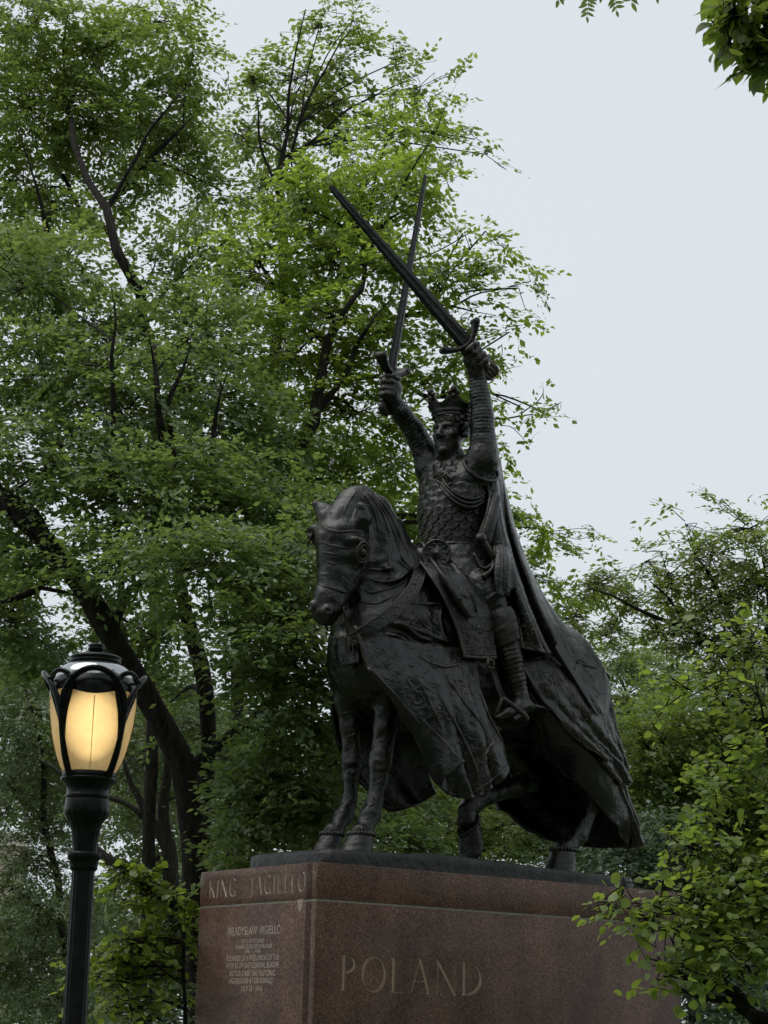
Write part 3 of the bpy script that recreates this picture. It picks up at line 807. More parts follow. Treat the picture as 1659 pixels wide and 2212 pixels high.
# ---- near front skirt of the caparison
def fold_a(S_, T_, G):
    w = wnoise(G, 3.0, 2); r = np.abs(np.sin(S_ * 3.14 * 3.4 + T_ * 1.6 + w * .9))
    return (.055 * (1 - r) ** 2 + .016 * np.sin(S_ * 6.28 * 2.1 + w * 2)) * np.clip(T_ * 1.5 - .1, 0, 1) * (.6 + .5 * w) + .008 * wnoise(G, 12, 3) + .006 * wnoise(G, 30, 4)
cols = [LS((765, 1352, .38), (797, 1446, .50), (846, 1510, .57), (898, 1598, .63), (935, 1680, .66), (968, 1716, .66)),
        LS((830, 1375, .47), (876, 1462, .59), (918, 1545, .66), (955, 1620, .70), (980, 1675, .71), (1003, 1724, .69)),
        LS((910, 1390, .53), (940, 1470, .63), (972, 1548, .71), (1002, 1620, .745), (1020, 1675, .74), (1036, 1720, .72)),
        LS((980, 1400, .55), (998, 1475, .65), (1022, 1548, .74), (1047, 1608, .77), (1062, 1655, .77), (1074, 1692, .75)),
        LS((1024, 1400, .56), (1034, 1475, .62), (1050, 1535, .69), (1071, 1578, .73), (1090, 1612, .75), (1108, 1652, .75))]
loft('near_front_skirt', cols, 90, 70, .030, BRONZE_CLOTH, ST, fold_a, edge=.5)
# lapel: front edge turned back, lining outward
lap = [LS((795, 1442, .52), (846, 1510, .59), (898, 1598, .65), (935, 1680, .68), (955, 1706, .68)),
       LS((800, 1445, .55), (858, 1510, .65), (910, 1582, .72), (945, 1645, .745), (958, 1682, .73)),
       LS((806, 1447, .55), (866, 1508, .66), (924, 1566, .745), (972, 1612, .775), (1001, 1645, .78))]
loft('skirt_lapel', lap, 24, 50, .022, BRONZE, ST, lambda S_, T_, G: .016 * wnoise(G, 16, 4) * (0.3 + T_), edge=.4)
# inner turn of the hem beside the lapel
loft('skirt_lining', [LS((958, 1700, .66), (968, 1715, .66), (982, 1719, .60)), LS((975, 1660, .70), (985, 1690, .70), (994, 1722, .62)), LS((990, 1668, .70), (1000, 1695, .70), (1002, 1724, .64))], 12, 12, .02, BRONZE, ST)
# far front skirt
def fold_b(S_, T_, G): return .028 * np.sin(S_ * 6.28 * 2.6 + 2 * T_) * T_ + .010 * wnoise(G, 8, 5)
loft('far_front_skirt', [LS((716, 1370, -.28), (716, 1485, -.42), (724, 1584, -.50), (744, 1628, -.55), (790, 1695, -.60), (836, 1732, -.62)),
      [(.9, -.50, 2.05), (.85, -.58, 1.5), (.68, -.62, 1.1), (.42, -.64, .85), (.19, -.62, .69)],
      [(.4, -.55, 2.05), (.35, -.62, 1.5), (.20, -.65, 1.1), (.05, -.65, .9), (-.11, -.62, .77)],
      [(0, -.55, 2.05), (-.1, -.62, 1.6), (-.2, -.65, 1.25), (-.27, -.65, 1.05), (-.33, -.62, .90)]], 50, 40, .03, BRONZE_CLOTH, ST, fold_b)
# chest apron with banded hem between the forelegs' tops
loft('chest_apron', [LS((718, 1372, -.20), (713, 1402, -.22), (720, 1440, -.22)), LS((722, 1375, -.05), (722, 1405, -.05), (728, 1440, -.05)), LS((742, 1375, .12), (744, 1405, .14), (748, 1438, .15)), LS((768, 1372, .27), (770, 1402, .31), (776, 1432, .33))], 24, 16, .03, BRONZE_CLOTH, ST, lambda S_, T_, G: .012 * np.sin(S_ * 20) + .01 * wnoise(G, 14, 2))
ribbon('apron_band', LS((717, 1428, -.21), (725, 1428, -.05), (746, 1426, .16), (776, 1420, .34)), .085, .016, BRONZE_CLOTH, ST, 24, upref=(1, .1, -.1))
Pack().tube(path(LS((768, 1376, .28), (756, 1392, .26), (760, 1420, .24), (764, 1445, .22)), 14), .016, 7).tube(path(LS((768, 1376, .28), (764, 1400, .30), (770, 1430, .27)), 12), .014, 7).add(*sphere_np(L(768, 1376, .29), .035)).build('tie_cord', BRONZE, ST)

# ---- rear caparison, open and swept back on the near side
def fold_c(S_, T_, G): return (.026 * np.sin(S_ * 6.28 * 5 + T_ * 3) + .018 * np.sin(S_ * 6.28 * 9 + 1 - T_ * 5)) * np.clip(T_ * 1.3, 0, 1) + .014 * wnoise(G, 8, 1) + .008 * wnoise(G, 19, 2)
rear = [LS((1114, 1425, .56), (1176, 1529, .66), (1248, 1603, .63), (1310, 1655, .50), (1343, 1716, .30), (1375, 1828, .14)),
        LS((1161, 1415, .60), (1228, 1518, .68), (1283, 1592, .60), (1325, 1655, .42), (1347, 1728, .24), (1375, 1828, .09)),
        LS((1222, 1400, .58), (1273, 1490, .60), (1309, 1566, .50), (1333, 1645, .32), (1351, 1730, .17), (1376, 1828, .04)),
        LS((1273, 1424, .36), (1308, 1508, .32), (1326, 1580, .26), (1339, 1655, .18), (1355, 1738, .08), (1376, 1828, -.03)),
        [(-1.84, 0, 2.20), (-2.0, 0, 1.82), (-2.10, -.02, 1.42), (-2.20, -.06, 1.05), (-2.33, -.10, .78), (-2.42, -.12, .51)],
        [(-1.70, -.40, 2.12), (-1.90, -.46, 1.8), (-1.98, -.5, 1.4), (-2.04, -.5, 1.02), (-2.10, -.48, .76), (-2.16, -.44, .51)],
        [(-1.25, -.58, 2.05), (-1.38, -.64, 1.7), (-1.48, -.66, 1.35), (-1.56, -.66, 1.02), (-1.62, -.62, .77), (-1.68, -.55, .58)],
        [(-.70, -.56, 2.05), (-.80, -.62, 1.72), (-.90, -.66, 1.42), (-.98, -.66, 1.16), (-1.04, -.62, .96), (-1.07, -.56, .80)]]
loft('rear_caparison', rear, 150, 90, .030, BRONZE_CLOTH, ST, fold_c, edge=.5)
over = [LS((1121, 1432, .60), (1154, 1490, .67), (1196, 1545, .70), (1247, 1598, .68), (1302, 1645, .56), (1340, 1688, .40)),
        LS((1166, 1425, .64), (1211, 1490, .71), (1250, 1545, .70), (1290, 1595, .62), (1325, 1640, .48), (1346, 1686, .34)),
        LS((1224, 1412, .61), (1260, 1470, .64), (1292, 1530, .58), (1317, 1590, .46), (1336, 1640, .35), (1350, 1690, .26)),
        LS((1274, 1430, .40), (1302, 1490, .37), (1321, 1550, .32), (1333, 1605, .26), (1342, 1650, .20), (1352, 1698, .14))]
def fold_o(S_, T_, G): return (.030 * np.sin(S_ * 6.28 * 2.2 + T_ * 5 + .8) + .020 * np.sin(S_ * 6.28 * 5 - T_ * 7)) * np.clip(T_ * 1.4 - .15, 0, 1) + .014 * wnoise(G, 9, 2) + .010 * wnoise(G, 22, 4)
loft('caparison_overlay', over, 70, 80, .045, BRONZE_CLOTH, ST, fold_o, edge=.6)
# lining that rolls inward under the swept edge
roll = [LS((1146, 1495, .62), (1176, 1531, .655), (1248, 1606, .625), (1310, 1658, .495), (1343, 1720, .295), (1363, 1790, .20)),
        LS((1144, 1530, .52), (1174, 1565, .56), (1241, 1640, .52), (1303, 1702, .42), (1341, 1755, .27), (1361, 1806, .18)),
        LS((1143, 1548, .40), (1186, 1620, .42), (1241, 1682, .40), (1296, 1745, .33), (1336, 1792, .22), (1353, 1822, .13))]
loft('rear_lining', roll, 30, 70, .022, BRONZE, ST, lambda S_, T_, G: .022 * np.sin(T_ * 22 + S_ * 4) * S_ + .012 * wnoise(G, 12, 6))
# embroidered bands across the rump
ribbon('rump_band', LS((1205, 1404, .60), (1235, 1418, .585), (1268, 1428, .50), (1296, 1437, .36)) + [np.array([-1.95, 0, 2.20]), np.array([-1.72, -.42, 2.12])], .17, .020, BRONZE_CLOTH, ST, 40, upref=(-.55, .7, .5))

# ------------------------------------------------------------------ saddle
def bead_line(P, pts, n, r):
    for c in path(pts, n): P.add(*sphere_np(c, r, 7, 5))
pad = [LS((903, 1212, .20), (925, 1240, .43), (950, 1277, .54), (974, 1325, .59), (990, 1370, .61), (1002, 1416, .62)),
       LS((930, 1205, .22), (955, 1240, .46), (980, 1280, .57), (1002, 1330, .615), (1015, 1375, .63), (1024, 1418, .635)),
       LS((975, 1215, .22), (995, 1250, .46), (1012, 1285, .58), (1030, 1330, .625), (1040, 1375, .635), (1046, 1419, .64)),
       LS((1015, 1225, .22), (1035, 1255, .46), (1050, 1290, .58), (1060, 1335, .625), (1066, 1378, .635), (1072, 1419, .64))]
loft('saddle_cloth', pad, 40, 50, .035, BRONZE_CLOTH, ST)
loft('saddle_cloth', [[(p[0], -p[1], p[2]) for p in c] for c in pad[::-1]], 24, 30, .035, BRONZE_CLOTH, ST)
B = Pack()
bead_line(B, LS((907, 1213, .26), (927, 1240, .45), (951, 1277, .56), (975, 1325, .61), (991, 1370, .63), (1003, 1415, .645)), 62, .0185)
bead_line(B, LS((1004, 1418, .645), (1035, 1421, .65), (1070, 1421, .65)), 17, .0185)
B.build('beaded_border', BRONZE, ST)['kind'] = 'stuff'
flap = [LS((925, 1208, .28), (955, 1248, .55), (982, 1290, .645), (1003, 1322, .67), (1012, 1335, .665)),
        LS((940, 1203, .28), (972, 1240, .56), (1000, 1282, .655), (1015, 1315, .68), (1020, 1334, .67)),
        LS((960, 1205, .28), (990, 1238, .54), (1012, 1275, .64), (1024, 1308, .67), (1027, 1328, .665))]
loft('saddle_flap', flap, 20, 36, .055, BRONZE_CLOTH, ST, lambda S_, T_, G: .012 * np.sin(S_ * 3.14) + .004 * wnoise(G, 30, 3), edge=.5)
loft('saddle_flap', [[(p[0], -p[1], p[2]) for p in c] for c in flap[::-1]], 14, 20, .055, BRONZE_CLOTH, ST)
# pommel with two bossed discs
def boss(name, c, r, nrm, parent):
    nrm = np.array(nrm, float); nrm /= np.linalg.norm(nrm)
    V, F = lathe_np([(0.001, .055), (.03, .05), (.045, .03), (.10, .028), (.14, .03), (.152, .042), (.165, .04), (.172, .015), (.165, -.03), (.001, -.05)], 32)
    P = Pack().add(V, F[:, ::-1])
    for q in np.linspace(0, 2 * np.pi, 10, endpoint=False): P.add(*sphere_np((.108 * math.cos(q), .108 * math.sin(q), .032), .018, 7, 5))
    o = P.build(name, BRONZE, parent)
    Rm = Vector(nrm).to_track_quat('Z', 'Y').to_matrix().to_4x4()
    o.matrix_local = Matrix.Translation(Vector(c)) @ Rm @ Matrix.Scale(r / .172, 4)
    return o
boss('pommel_boss', L(944, 1197, .34), .145, (.75, .65, .05), ST)
boss('pommel_boss', L(908, 1200, -.02), .135, (.9, -.15, .05), ST)
sad = Field((-.95, -.6, 2.45), (.75, .6, 3.4), .02)
sad.limb([(.42, -.30, 2.86, .09, .10), (.46, -.1, 3.0, .09, .10), (.46, .12, 3.0, .09, .10), (.42, .32, 2.86, .09, .10)], k=.05)
sad.limb([(-.62, -.34, 2.80, .10, .12), (-.68, 0, 3.02, .10, .12), (-.62, .34, 2.80, .10, .12)], k=.05)
sad.limb([(.40, 0, 2.66, .16, .36), (-.1, 0, 2.62, .16, .38), (-.6, 0, 2.68, .16, .36)], k=.08)
sad.mesh('saddle', BRONZE, ST)

# ------------------------------------------------------------------ rider
Q = Field((-.62, -.85, 1.36), (.82, .85, 5.34), .0105)
Q.limb([(-.03, 0, 2.95, .30, .34), (-.01, 0, 3.22, .265, .295), (-.02, 0, 3.55, .315, .355), (-.03, 0, 3.78, .285, .36), (-.06, 0, 3.93, .20, .28)], k=.08)
Q.limb([(-.04, 0, 3.95, .13, .14), (.01, 0, 4.12, .115, .11)], k=.08)
# head: skull, jaw, nose, brow, lips, ears
HW0 = np.array([.035, .02, 4.33]); yaw = R(14); hd = np.array([math.cos(yaw), math.sin(yaw), 0]); hl = np.array([-math.sin(yaw), math.cos(yaw), 0]); up = np.array([0, 0, 1.])
Rh = np.stack([hd, hl, up], 1)
def hp(a, b, c): return HW0 + hd * a + hl * b + up * c
Q.ball(hp(-.02, 0, .08), (.195, .16, .17), .04, rot=Rh)
Q.limb([(*hp(.05, 0, -.02), .14, .145), (*hp(.075, 0, -.13), .11, .115), (*hp(.10, 0, -.215), .07, .08)], k=.05, lat=hl)
Q.limb([(*hp(.175, 0, .03), .022, .024), (*hp(.215, 0, -.055), .030, .030)], k=.02, lat=hl)       # nose
Q.ball(hp(.195, .028, -.068), (.022, .022, .016), .015, rot=Rh); Q.ball(hp(.195, -.028, -.068), (.022, .022, .016), .015, rot=Rh)
for s in (1, -1):
    Q.limb([(*hp(.170, s * .025, .045), .022), (*hp(.150, s * .10, .05), .020)], k=.025)          # brow ridge
    Q.ball(hp(.168, s * .065, .008), (.028, .036, .024), .015, 'sub', Rh)
    Q.ball(hp(.148, s * .064, .008), (.022, .028, .018), .008, rot=Rh)
    Q.ball(hp(.125, s * .095, -.04), (.04, .04, .035), .04, rot=Rh)
    Q.ball(hp(-.02, s * .16, -.02), (.035, .018, .05), .015, rot=Rh)
Q.limb([(*hp(.165, -.055, -.117), .013), (*hp(.188, 0, -.110), .017), (*hp(.165, .055, -.117), .013)], k=.012)
Q.limb([(*hp(.160, -.045, -.143), .014), (*hp(.182, 0, -.142), .018), (*hp(.160, .045, -.143), .014)], k=.012)
Q.limb([(*hp(.19, -.055, -.130), .005), (*hp(.205, 0, -.127), .006), (*hp(.19, .055, -.130), .005)], k=.006, op='sub')
Q.ball(hp(.158, 0, -.205), (.04, .05, .038), .03, rot=Rh)
# arms
rw = (.0045, .036)
Q.limb([(-.06, .28, 3.88, .16), (-.08, .355, 4.02, .138), (-.07, .37, 4.20, .124)], k=.10)
Q.limb([(-.07, .37, 4.12, .126), (-.05, .37, 4.46, .112), (-.03, .355, 4.66, .098), (-.005, .345, 4.88, .080)], k=.02, wave=rw)
Q.limb([(-.08, -.30, 3.88, .16), (-.03, -.37, 4.06, .148), (.05, -.40, 4.25, .13)], k=.10)
Q.limb([(.05, -.40, 4.25, .128), (.17, -.425, 4.44, .110), (.32, -.435, 4.59, .096), (.47, -.445, 4.735, .080)], k=.02, wave=rw)
# sword frames first: the fists close round the grips
SL = dict(g=L(1006, 741, .36), t=L(712, 400, .02), p=L(1062, 796, .42))
SL['p'] = SL['g'] + (SL['g'] - SL['t']) / np.linalg.norm(SL['g'] - SL['t']) * .34
SRd = dict(g=L(845, 803, -.44), t=L(920, 375, -.30))
SRd['p'] = SRd['g'] + (SRd['g'] - SRd['t']) / np.linalg.norm(SRd['g'] - SRd['t']) * .36
def fist(wrist, grip_a, grip_b, palm_dir, curl):
    """palm behind the grip, four unequal fingers curled round it and a thumb crossing"""
    ax = grip_b - grip_a; ax /= np.linalg.norm(ax); c = (grip_a + grip_b) / 2
    pd = np.array(palm_dir, float); pd -= ax * (pd @ ax); pd /= np.linalg.norm(pd)
    sd = np.cross(ax, pd) * curl
    Q.limb([(*wrist, .080), (*(wrist * .45 + (c + pd * .04) * .55), .084), (*(c + pd * .06), .082)], k=.05)
    for k, (o_, ln) in enumerate(((-.098, .95), (-.033, 1.05), (.033, 1.0), (.096, .86))):
        b = c + ax * o_
        pts = []
        for q in np.linspace(0, 1, 5):
            an = -.5 + q * 3.9 * ln
            rad = .080 - .012 * q
            pts.append((*(b + rad * (pd * math.cos(an) + sd * math.sin(an))), .037 - .008 * q))
        Q.limb(pts, k=.006)
    Q.limb([(*(c + pd * .06 - ax * .05 - sd * .03), .034), (*(c - ax * .115 - sd * .075 + pd * .01), .031), (*(c - ax * .10 - sd * .05 - pd * .075), .026), (*(c - ax * .075 + sd * .01 - pd * .088), .022)], k=.015)
fist(np.array([-.005, .345, 4.88]), SL['g'] + (SL['p'] - SL['g']) * .12, SL['g'] + (SL['p'] - SL['g']) * .80, (.35, -.55, -.74), -1)
fist(np.array([.47, -.445, 4.735]), SRd['g'] + (SRd['p'] - SRd['g']) * .12, SRd['g'] + (SRd['p'] - SRd['g']) * .80, (-.85, .35, .2), 1)
# legs in banded mail
for s in (1, -1):
    Q.limb([(.0, s * .22, 2.92, .19, .17), (-.01, s * .45, 2.72, .15), (-.06, s * .555, 2.58, .135)], k=.10)
    Q.limb([(-.01, s * .46, 2.76, .152), (-.06, s * .56, 2.56, .136), (-.115, s * .62, 2.38, .118)], k=.015, wave=(.0055, .046))
    Q.limb([(-.115, s * .62, 2.38, .12), (-.14, s * .635, 2.24, .112)], k=.05)
    Q.limb([(-.14, s * .64, 2.26, .106), (-.20, s * .655, 2.05, .108), (-.26, s * .66, 1.86, .088), (-.31, s * .66, 1.70, .072)], k=.015, wave=(.0055, .042))
    Q.limb([(-.30, s * .66, 1.70, .078), (-.36, s * .66, 1.635, .07)], k=.03)
    Q.limb([(-.41, s * .66, 1.625, .066, .064), (-.28, s * .665, 1.60, .070, .085), (-.13, s * .665, 1.53, .058, .085), (-.02, s * .66, 1.47, .030, .052)], k=.035)
Q.rough(.0035, 30, 3); Q.rough(.003, 60, 4)
rider = Q.mesh('rider', BRONZE, ST)
del Q.F
# hair: curls below the crown
Hh = Pack(); rs = np.random.RandomState(8)
for k in range(46):
    a = rs.uniform(-2.9, 2.9); 
    if abs(a) < .35: zz = rs.uniform(.10, .125)
    elif abs(a) < .9: zz = rs.uniform(.085, .13)
    else: zz = rs.uniform(-.20 if abs(a) > 1.5 else -.02, .13)
    rr = .172 if abs(a) < .9 else .175
    c = hp(rr * 1.08 * math.cos(a) - .015, rr * math.sin(a), zz)
    t = np.linspace(0, 4.4, 10); ph = rs.uniform(0, 6); s = rs.uniform(.022, .036)
    e1 = np.array([-math.sin(a), math.cos(a), 0.0]); e1 = Rh @ e1
    Hh.tube(np.stack([c + s * (math.cos(q + ph) * e1 + math.sin(q + ph) * up) * (1 - q / 9) for q in t]), np.linspace(.019, .010, 10), 6)
Hh.build('hair', BRONZE, rider)['kind'] = 'stuff'
# crown
Cr = Pack(); n = 96; a = np.linspace(0, 2 * np.pi, n, endpoint=False)
z0, zb = 4.475 - HW0[2], 4.55 - HW0[2]
peak = .040 + .120 * np.maximum(0, np.cos((a - .68) * 6) * .5 + .5) ** 1.2
rings = []
for t_, r_ in ((0, .188), (.08, .203), (.16, .198), (.5, .200), (.62, .213), (.72, .206), (1.0, .212)):
    rings.append(np.stack([hp(r_ * math.cos(q) * 1.08 - .01, r_ * math.sin(q), z0 + (zb - z0) * t_) for q in a]))
for t_ in (.35, .7, 1.0):
    rings.append(np.stack([hp((.212 + .030 * t_) * math.cos(q) * 1.08 - .01, (.212 + .03 * t_) * math.sin(q), zb + p * t_) for q, p in zip(a, peak)]))
inn = [np.stack([hp((.224) * math.cos(q) * 1.08 - .01, (.224) * math.sin(q), zb + p - .002) for q, p in zip(a, peak)]), np.stack([hp(.188 * math.cos(q) * 1.08 - .01, .188 * math.sin(q), zb) for q in a]), np.stack([hp(.172 * math.cos(q) * 1.08 - .01, .172 * math.sin(q), z0 + .01) for q in a])]
Vr = np.vstack(rings + inn); m = len(rings) + len(inn); i, j = np.meshgrid(np.arange(m - 1), np.arange(n), indexing='ij'); i, j = i.ravel(), j.ravel(); k = (j + 1) % n
Cr.add(Vr, np.stack([i * n + j, i * n + k, (i + 1) * n + k, (i + 1) * n + j], 1))
for q in range(6):
    an = q * math.pi / 3 + .68
    Cr.add(*sphere_np(hp(.252 * math.cos(an) * 1.06 - .01, .252 * math.sin(an), zb + .165), .034, 10, 7)); Cr.add(*sphere_np(hp(.250 * math.cos(an) * 1.06 - .01, .25 * math.sin(an), zb + .10), .026, 8, 6))
    Cr.add(*sphere_np(hp(.250 * math.cos(an + .16) * 1.06 - .01, .25 * math.sin(an + .16), zb + .135), .022, 8, 6)); Cr.add(*sphere_np(hp(.250 * math.cos(an - .16) * 1.06 - .01, .25 * math.sin(an - .16), zb + .135), .022, 8, 6))
Cr.build('crown', BRONZE, rider)

# scale armour: each scale its own plate
def torso_at(w):
    Z_ = [2.95, 3.22, 3.55, 3.78, 3.93]
    return (np.interp(w, Z_, [-.03, -.01, -.02, -.03, -.06]), np.interp(w, Z_, [.30, .265, .315, .285, .20]), np.interp(w, Z_, [.34, .295, .355, .36, .28]))
def scale_mesh(wd, ht, mat):
    n = 11; V = [(-.5, .42), (.5, .42)]
    for q in np.linspace(0, -math.pi, n): V.append((.5 * math.cos(q), .05 + .47 * math.sin(q)))
    V = np.array(V); top = np.c_[V[:, 0] * wd, np.zeros(len(V)), V[:, 1] * ht]
    bul = .016 * (1 - (V[:, 0] / .5) ** 2)
    front = top + np.c_[np.zeros(len(V)), .026 + bul - .018 * (V[:, 1] > .3), np.zeros(len(V))]
    back = top + np.c_[np.zeros(len(V)), bul * .2 - .004, np.zeros(len(V))]
    c = np.array([[0, .040, .02]]); m = len(V)
    P = np.vstack([front, back, c]); order = [0, 1] + list(range(2, m))
    loop = [1] + list(range(2, m)) + [0]
    F3 = [(loop[k], loop[(k + 1) % m], 2 * m) for k in range(m)]
    F4 = [(loop[k], loop[k] + m, loop[(k + 1) % m] + m, loop[(k + 1) % m]) for k in range(m)]
    me = bpy.data.meshes.new('scale'); me.from_pydata(P.tolist(), [], F3 + F4); me.materials.append(mat)
    bm = bmesh.new(); bm.from_mesh(me); bmesh.ops.recalc_face_normals(bm, faces=bm.faces); bm.to_mesh(me); bm.free()
    for p in me.polygons: p.use_smooth = False
    return me
sc_me = scale_mesh(.125, .135, BRONZE)
row_z = np.arange(3.215, 3.99, .074)
first = None
for r_, z in enumerate(row_z):
    u0, ru, rv = torso_at(z); per = 16
    for q in range(per):
        an = (q + .5 * (r_ % 2)) * 2 * math.pi / per
        if math.cos(an) < -.30: continue
        if z > 3.80 and abs(math.sin(an)) > (.80 if z < 3.90 else .62): continue
        du, dv = math.cos(an), math.sin(an); up_ = .045 * min(1, max(0, (z - 3.76) / .1))
        n_ = Vector((du / ru, dv / rv, .10 + 6 * up_)).normalized()
        o = bpy.data.objects.new('scale', sc_me); COL.objects.link(o); o.parent = rider
        yv = n_; zv = Vector((0, 0, 1)); xv = yv.cross(zv).normalized(); zv = xv.cross(yv)
        M = Matrix((xv, yv, zv)).transposed().to_4x4()
        tilt = Matrix.Rotation(R(-9), 4, 'X'); s = 2 * math.pi * (ru + rv) / 2 / per / .125 * 1.06
        o.matrix_local = Matrix.Translation(Vector((u0 + (ru + up_) * du, (rv + up_ * .6) * dv, z))) @ M @ tilt @ Matrix.Diagonal((s, 1, 1.0, 1))
# belt, collar cord and armhole cords
def ring_at(w, dr, n=64, tilt=0.0):
    u0, ru, rv = torso_at(w); a = np.linspace(0, 2 * np.pi, n + 1)
    return np.stack([u0 + (ru + dr) * np.cos(a), (rv + dr) * np.sin(a), w + tilt * np.cos(a)], 1)
Pk = Pack().tube(ring_at(3.165, .030), .022, 8, cap=False).tube(ring_at(3.135, .022), .014, 8, cap=False); Pk.build('belt', BRONZE, rider)
for s in (1, -1):
    Pk = Pack()
    a = np.linspace(0, 2 * np.pi, 40)
    cc = np.array([-.06, s * .355, 3.93]); nn = np.array([.10, s * .75, .55]); nn /= np.linalg.norm(nn); e1 = np.array([1, 0, 0]) - nn * nn[0]; e1 /= np.linalg.norm(e1); e2 = np.cross(nn, e1)
    Pk.tube(np.stack([cc + .185 * (math.cos(q) * e1 + math.sin(q) * e2) for q in a]), .017, 7, cap=False)
    Pk.build('armhole_cord', BRONZE, rider)
Pk = Pack()
a = np.linspace(0, 2 * np.pi, 40)
Pk.tube(np.stack([np.array([-.02 + .165 * math.cos(q), .175 * math.sin(q), 4.0 - .05 * math.cos(q)]) for q in a]), .018, 7, cap=False)
Pk.build('collar_cord', BRONZE, rider)
# square linked clasp on the chest and on the hip girdle
def link(P, c, ex, ey, s, r):
    c, ex, ey = map(np.array, (c, ex, ey)); q = np.array([(-1, -1), (1, -1), (1, 1), (-1, 1), (-1, -1)], float) * s
    for a, b in zip(q[:-1], q[1:]): P.tube(np.stack([c + ex * a[0] + ey * a[1], c + ex * b[0] + ey * b[1]]), r, 6)
def surf(an, w, dr):
    u0, ru, rv = torso_at(w); return np.array([u0 + (ru + dr) * math.cos(an), (rv + dr) * math.sin(an), w])
P = Pack()
for an, w in ((.30, 3.815), (.52, 3.775), (.42, 3.80)):
    c = surf(an, w, .052); ey = np.array([0, .35, .94]); ex = np.array([-math.sin(an), math.cos(an), -.25])
    link(P, c, (ex + ey) * .7, (ey - ex) * .7, .055, .010)
P.build('cloak_clasp', BRONZE, rider)
P = Pack()
for k in range(14):
    an = .15 + k * .13; w = 3.02 - .012 * k
    c = surf(an, w, .055); ex = np.array([-math.sin(an), math.cos(an), -.1])
    link(P, c, ex, np.array([0, 0, 1.0]), .040, .010); link(P, c, ex, np.array([0, 0, 1.0]), .018, .007)
P.build('hip_girdle', BRONZE, rider)
# tassets: leaf-shaped scales below the belt, in two rows
ts_me = scale_mesh(.17, .30, BRONZE)
for row, (z, dr, sc) in enumerate(((3.03, .035, 1.0), (2.86, .10, 1.12))):
    u0, ru, rv = torso_at(max(z, 2.95))
    for q in range(16):
        an = (q + .5 * row) * 2 * math.pi / 16
        if math.cos(an) < -.6: continue
        du, dv = math.cos(an), math.sin(an); n_ = Vector((du / ru, dv / rv, .35)).normalized()
        o = bpy.data.objects.new('tasset', ts_me); COL.objects.link(o); o.parent = rider
        zv = Vector((0, 0, 1)); xv = n_.cross(zv).normalized(); zv = xv.cross(n_)
        o.matrix_local = Matrix.Translation(Vector((u0 + (ru + dr) * du, (rv + dr) * dv, z))) @ Matrix((xv, n_, zv)).transposed().to_4x4() @ Matrix.Scale(sc, 4)
sk = [[(u0_ + r1 * math.cos(an), r1 * 1.12 * math.sin(an), z) for z, r1 in ((3.12, .270), (2.95, .315), (2.78, .365))] for an in np.linspace(-2.3, 2.3, 12) for u0_ in (-.03,)]
loft('mail_skirt', sk, 60, 14, .02, BRONZE, rider, lambda S_, T_, G: .012 * np.sin(S_ * 70) * T_)
# knee defences: three overlapping lames
for s in (1, -1):
    K = np.array([-.115, s * .625, 2.39]); axs = np.array([-.14, s * .08, -.55]); axs /= np.linalg.norm(axs)
    fw = np.array([.93, s * .28, -.2]); fw -= axs * (fw @ axs); fw /= np.linalg.norm(fw); sd = np.cross(axs, fw)
    for k, (o0, o1, r0, r1, spread) in enumerate(((-.11, .03, .122, .138, 1.6), (.0, .12, .128, .130, 1.6), (.085, .20, .118, .119, 1.55))):
        cs = []
        for an in np.linspace(-spread, spread, 13):
            dip = .075 * max(0, math.cos(an)) ** 2 if k == 0 else .03 * math.cos(an)
            cs.append([K + axs * (o0 + (o1 + dip - o0) * t) + (r0 + (r1 - r0) * t + .012 * math.sin(3.14 * t)) * (math.cos(an) * fw + math.sin(an) * sd) for t in (0, .4, .75, 1)])
        loft('knee_plate', cs, 28, 10, .016, BRONZE_DARK, rider, edge=.8)
    ribbon('thigh_strap', [K + axs * -.20 + .136 * (math.cos(an) * fw + math.sin(an) * sd) + axs * .05 * an for an in np.linspace(-1.9, 1.9, 9)], .06, .016, BRONZE, rider, 24, upref=(0.2, s, 0))
# spur
for s in (1, -1):
    P = Pack().tube(path([(-.42, s * .70, 1.63), (-.46, s * .70, 1.625), (-.70, s * .70, 1.615)], 8), [.022, .02, .018, .016, .015, .014, .013, .012], 7)
    for q in np.linspace(0, 2 * np.pi, 12, endpoint=False):
        c = np.array([-.72, s * .70, 1.612]); P.tube(np.stack([c, c + .055 * np.array([math.cos(q), 0, math.sin(q)])]), [.010, .002], 5)
    P.build('spur', BRONZE_DARK, rider)
# stirrup leather, buckle and stirrup
for s in (1, -1):
    y = s * .68
    ribbon('stirrup_leather', [L(1060, 1432, .68) * [1, s, 1], L(1068, 1460, .68) * [1, s, 1], L(1078, 1490, .70) * [1, s, 1], L(1086, 1510, .70) * [1, s, 1]], .055, .012, BRONZE_DARK, ST, 14, upref=(.2, s, 0))
    P = Pack(); link(P, L(1060, 1434, .70) * [1, s, 1], (1, 0, .1), (0, 0, 1.0), .036, .010); P.build('buckle', BRONZE_DARK, ST)
    A = L(1085, 1508, .71) * [1, s, 1]
    P = Pack()
    P.tube(path([A, A + np.array([-.10, .03 * s, -.06]), A + np.array([-.24, .06 * s, -.15]), A + np.array([-.25, .04 * s, -.19])], 12), .026, 6)
    P.tube(path([A, A + np.array([.03, -.03 * s, -.12]), A + np.array([.02, -.10 * s, -.24]), A + np.array([-.10, -.14 * s, -.27])], 12), .022, 6)
    P.build('stirrup', BRONZE_DARK, ST)
    tb = Pack().add(*box_np((-.08, -.10, -.018), (.08, .10, .018))); t = tb.build('stirrup_tread', BRONZE_DARK, ST, smooth=False)
    t.matrix_local = Matrix.Translation(Vector((-.22, s * .665, 1.505))) @ Matrix.Rotation(R(26), 4, 'Y')

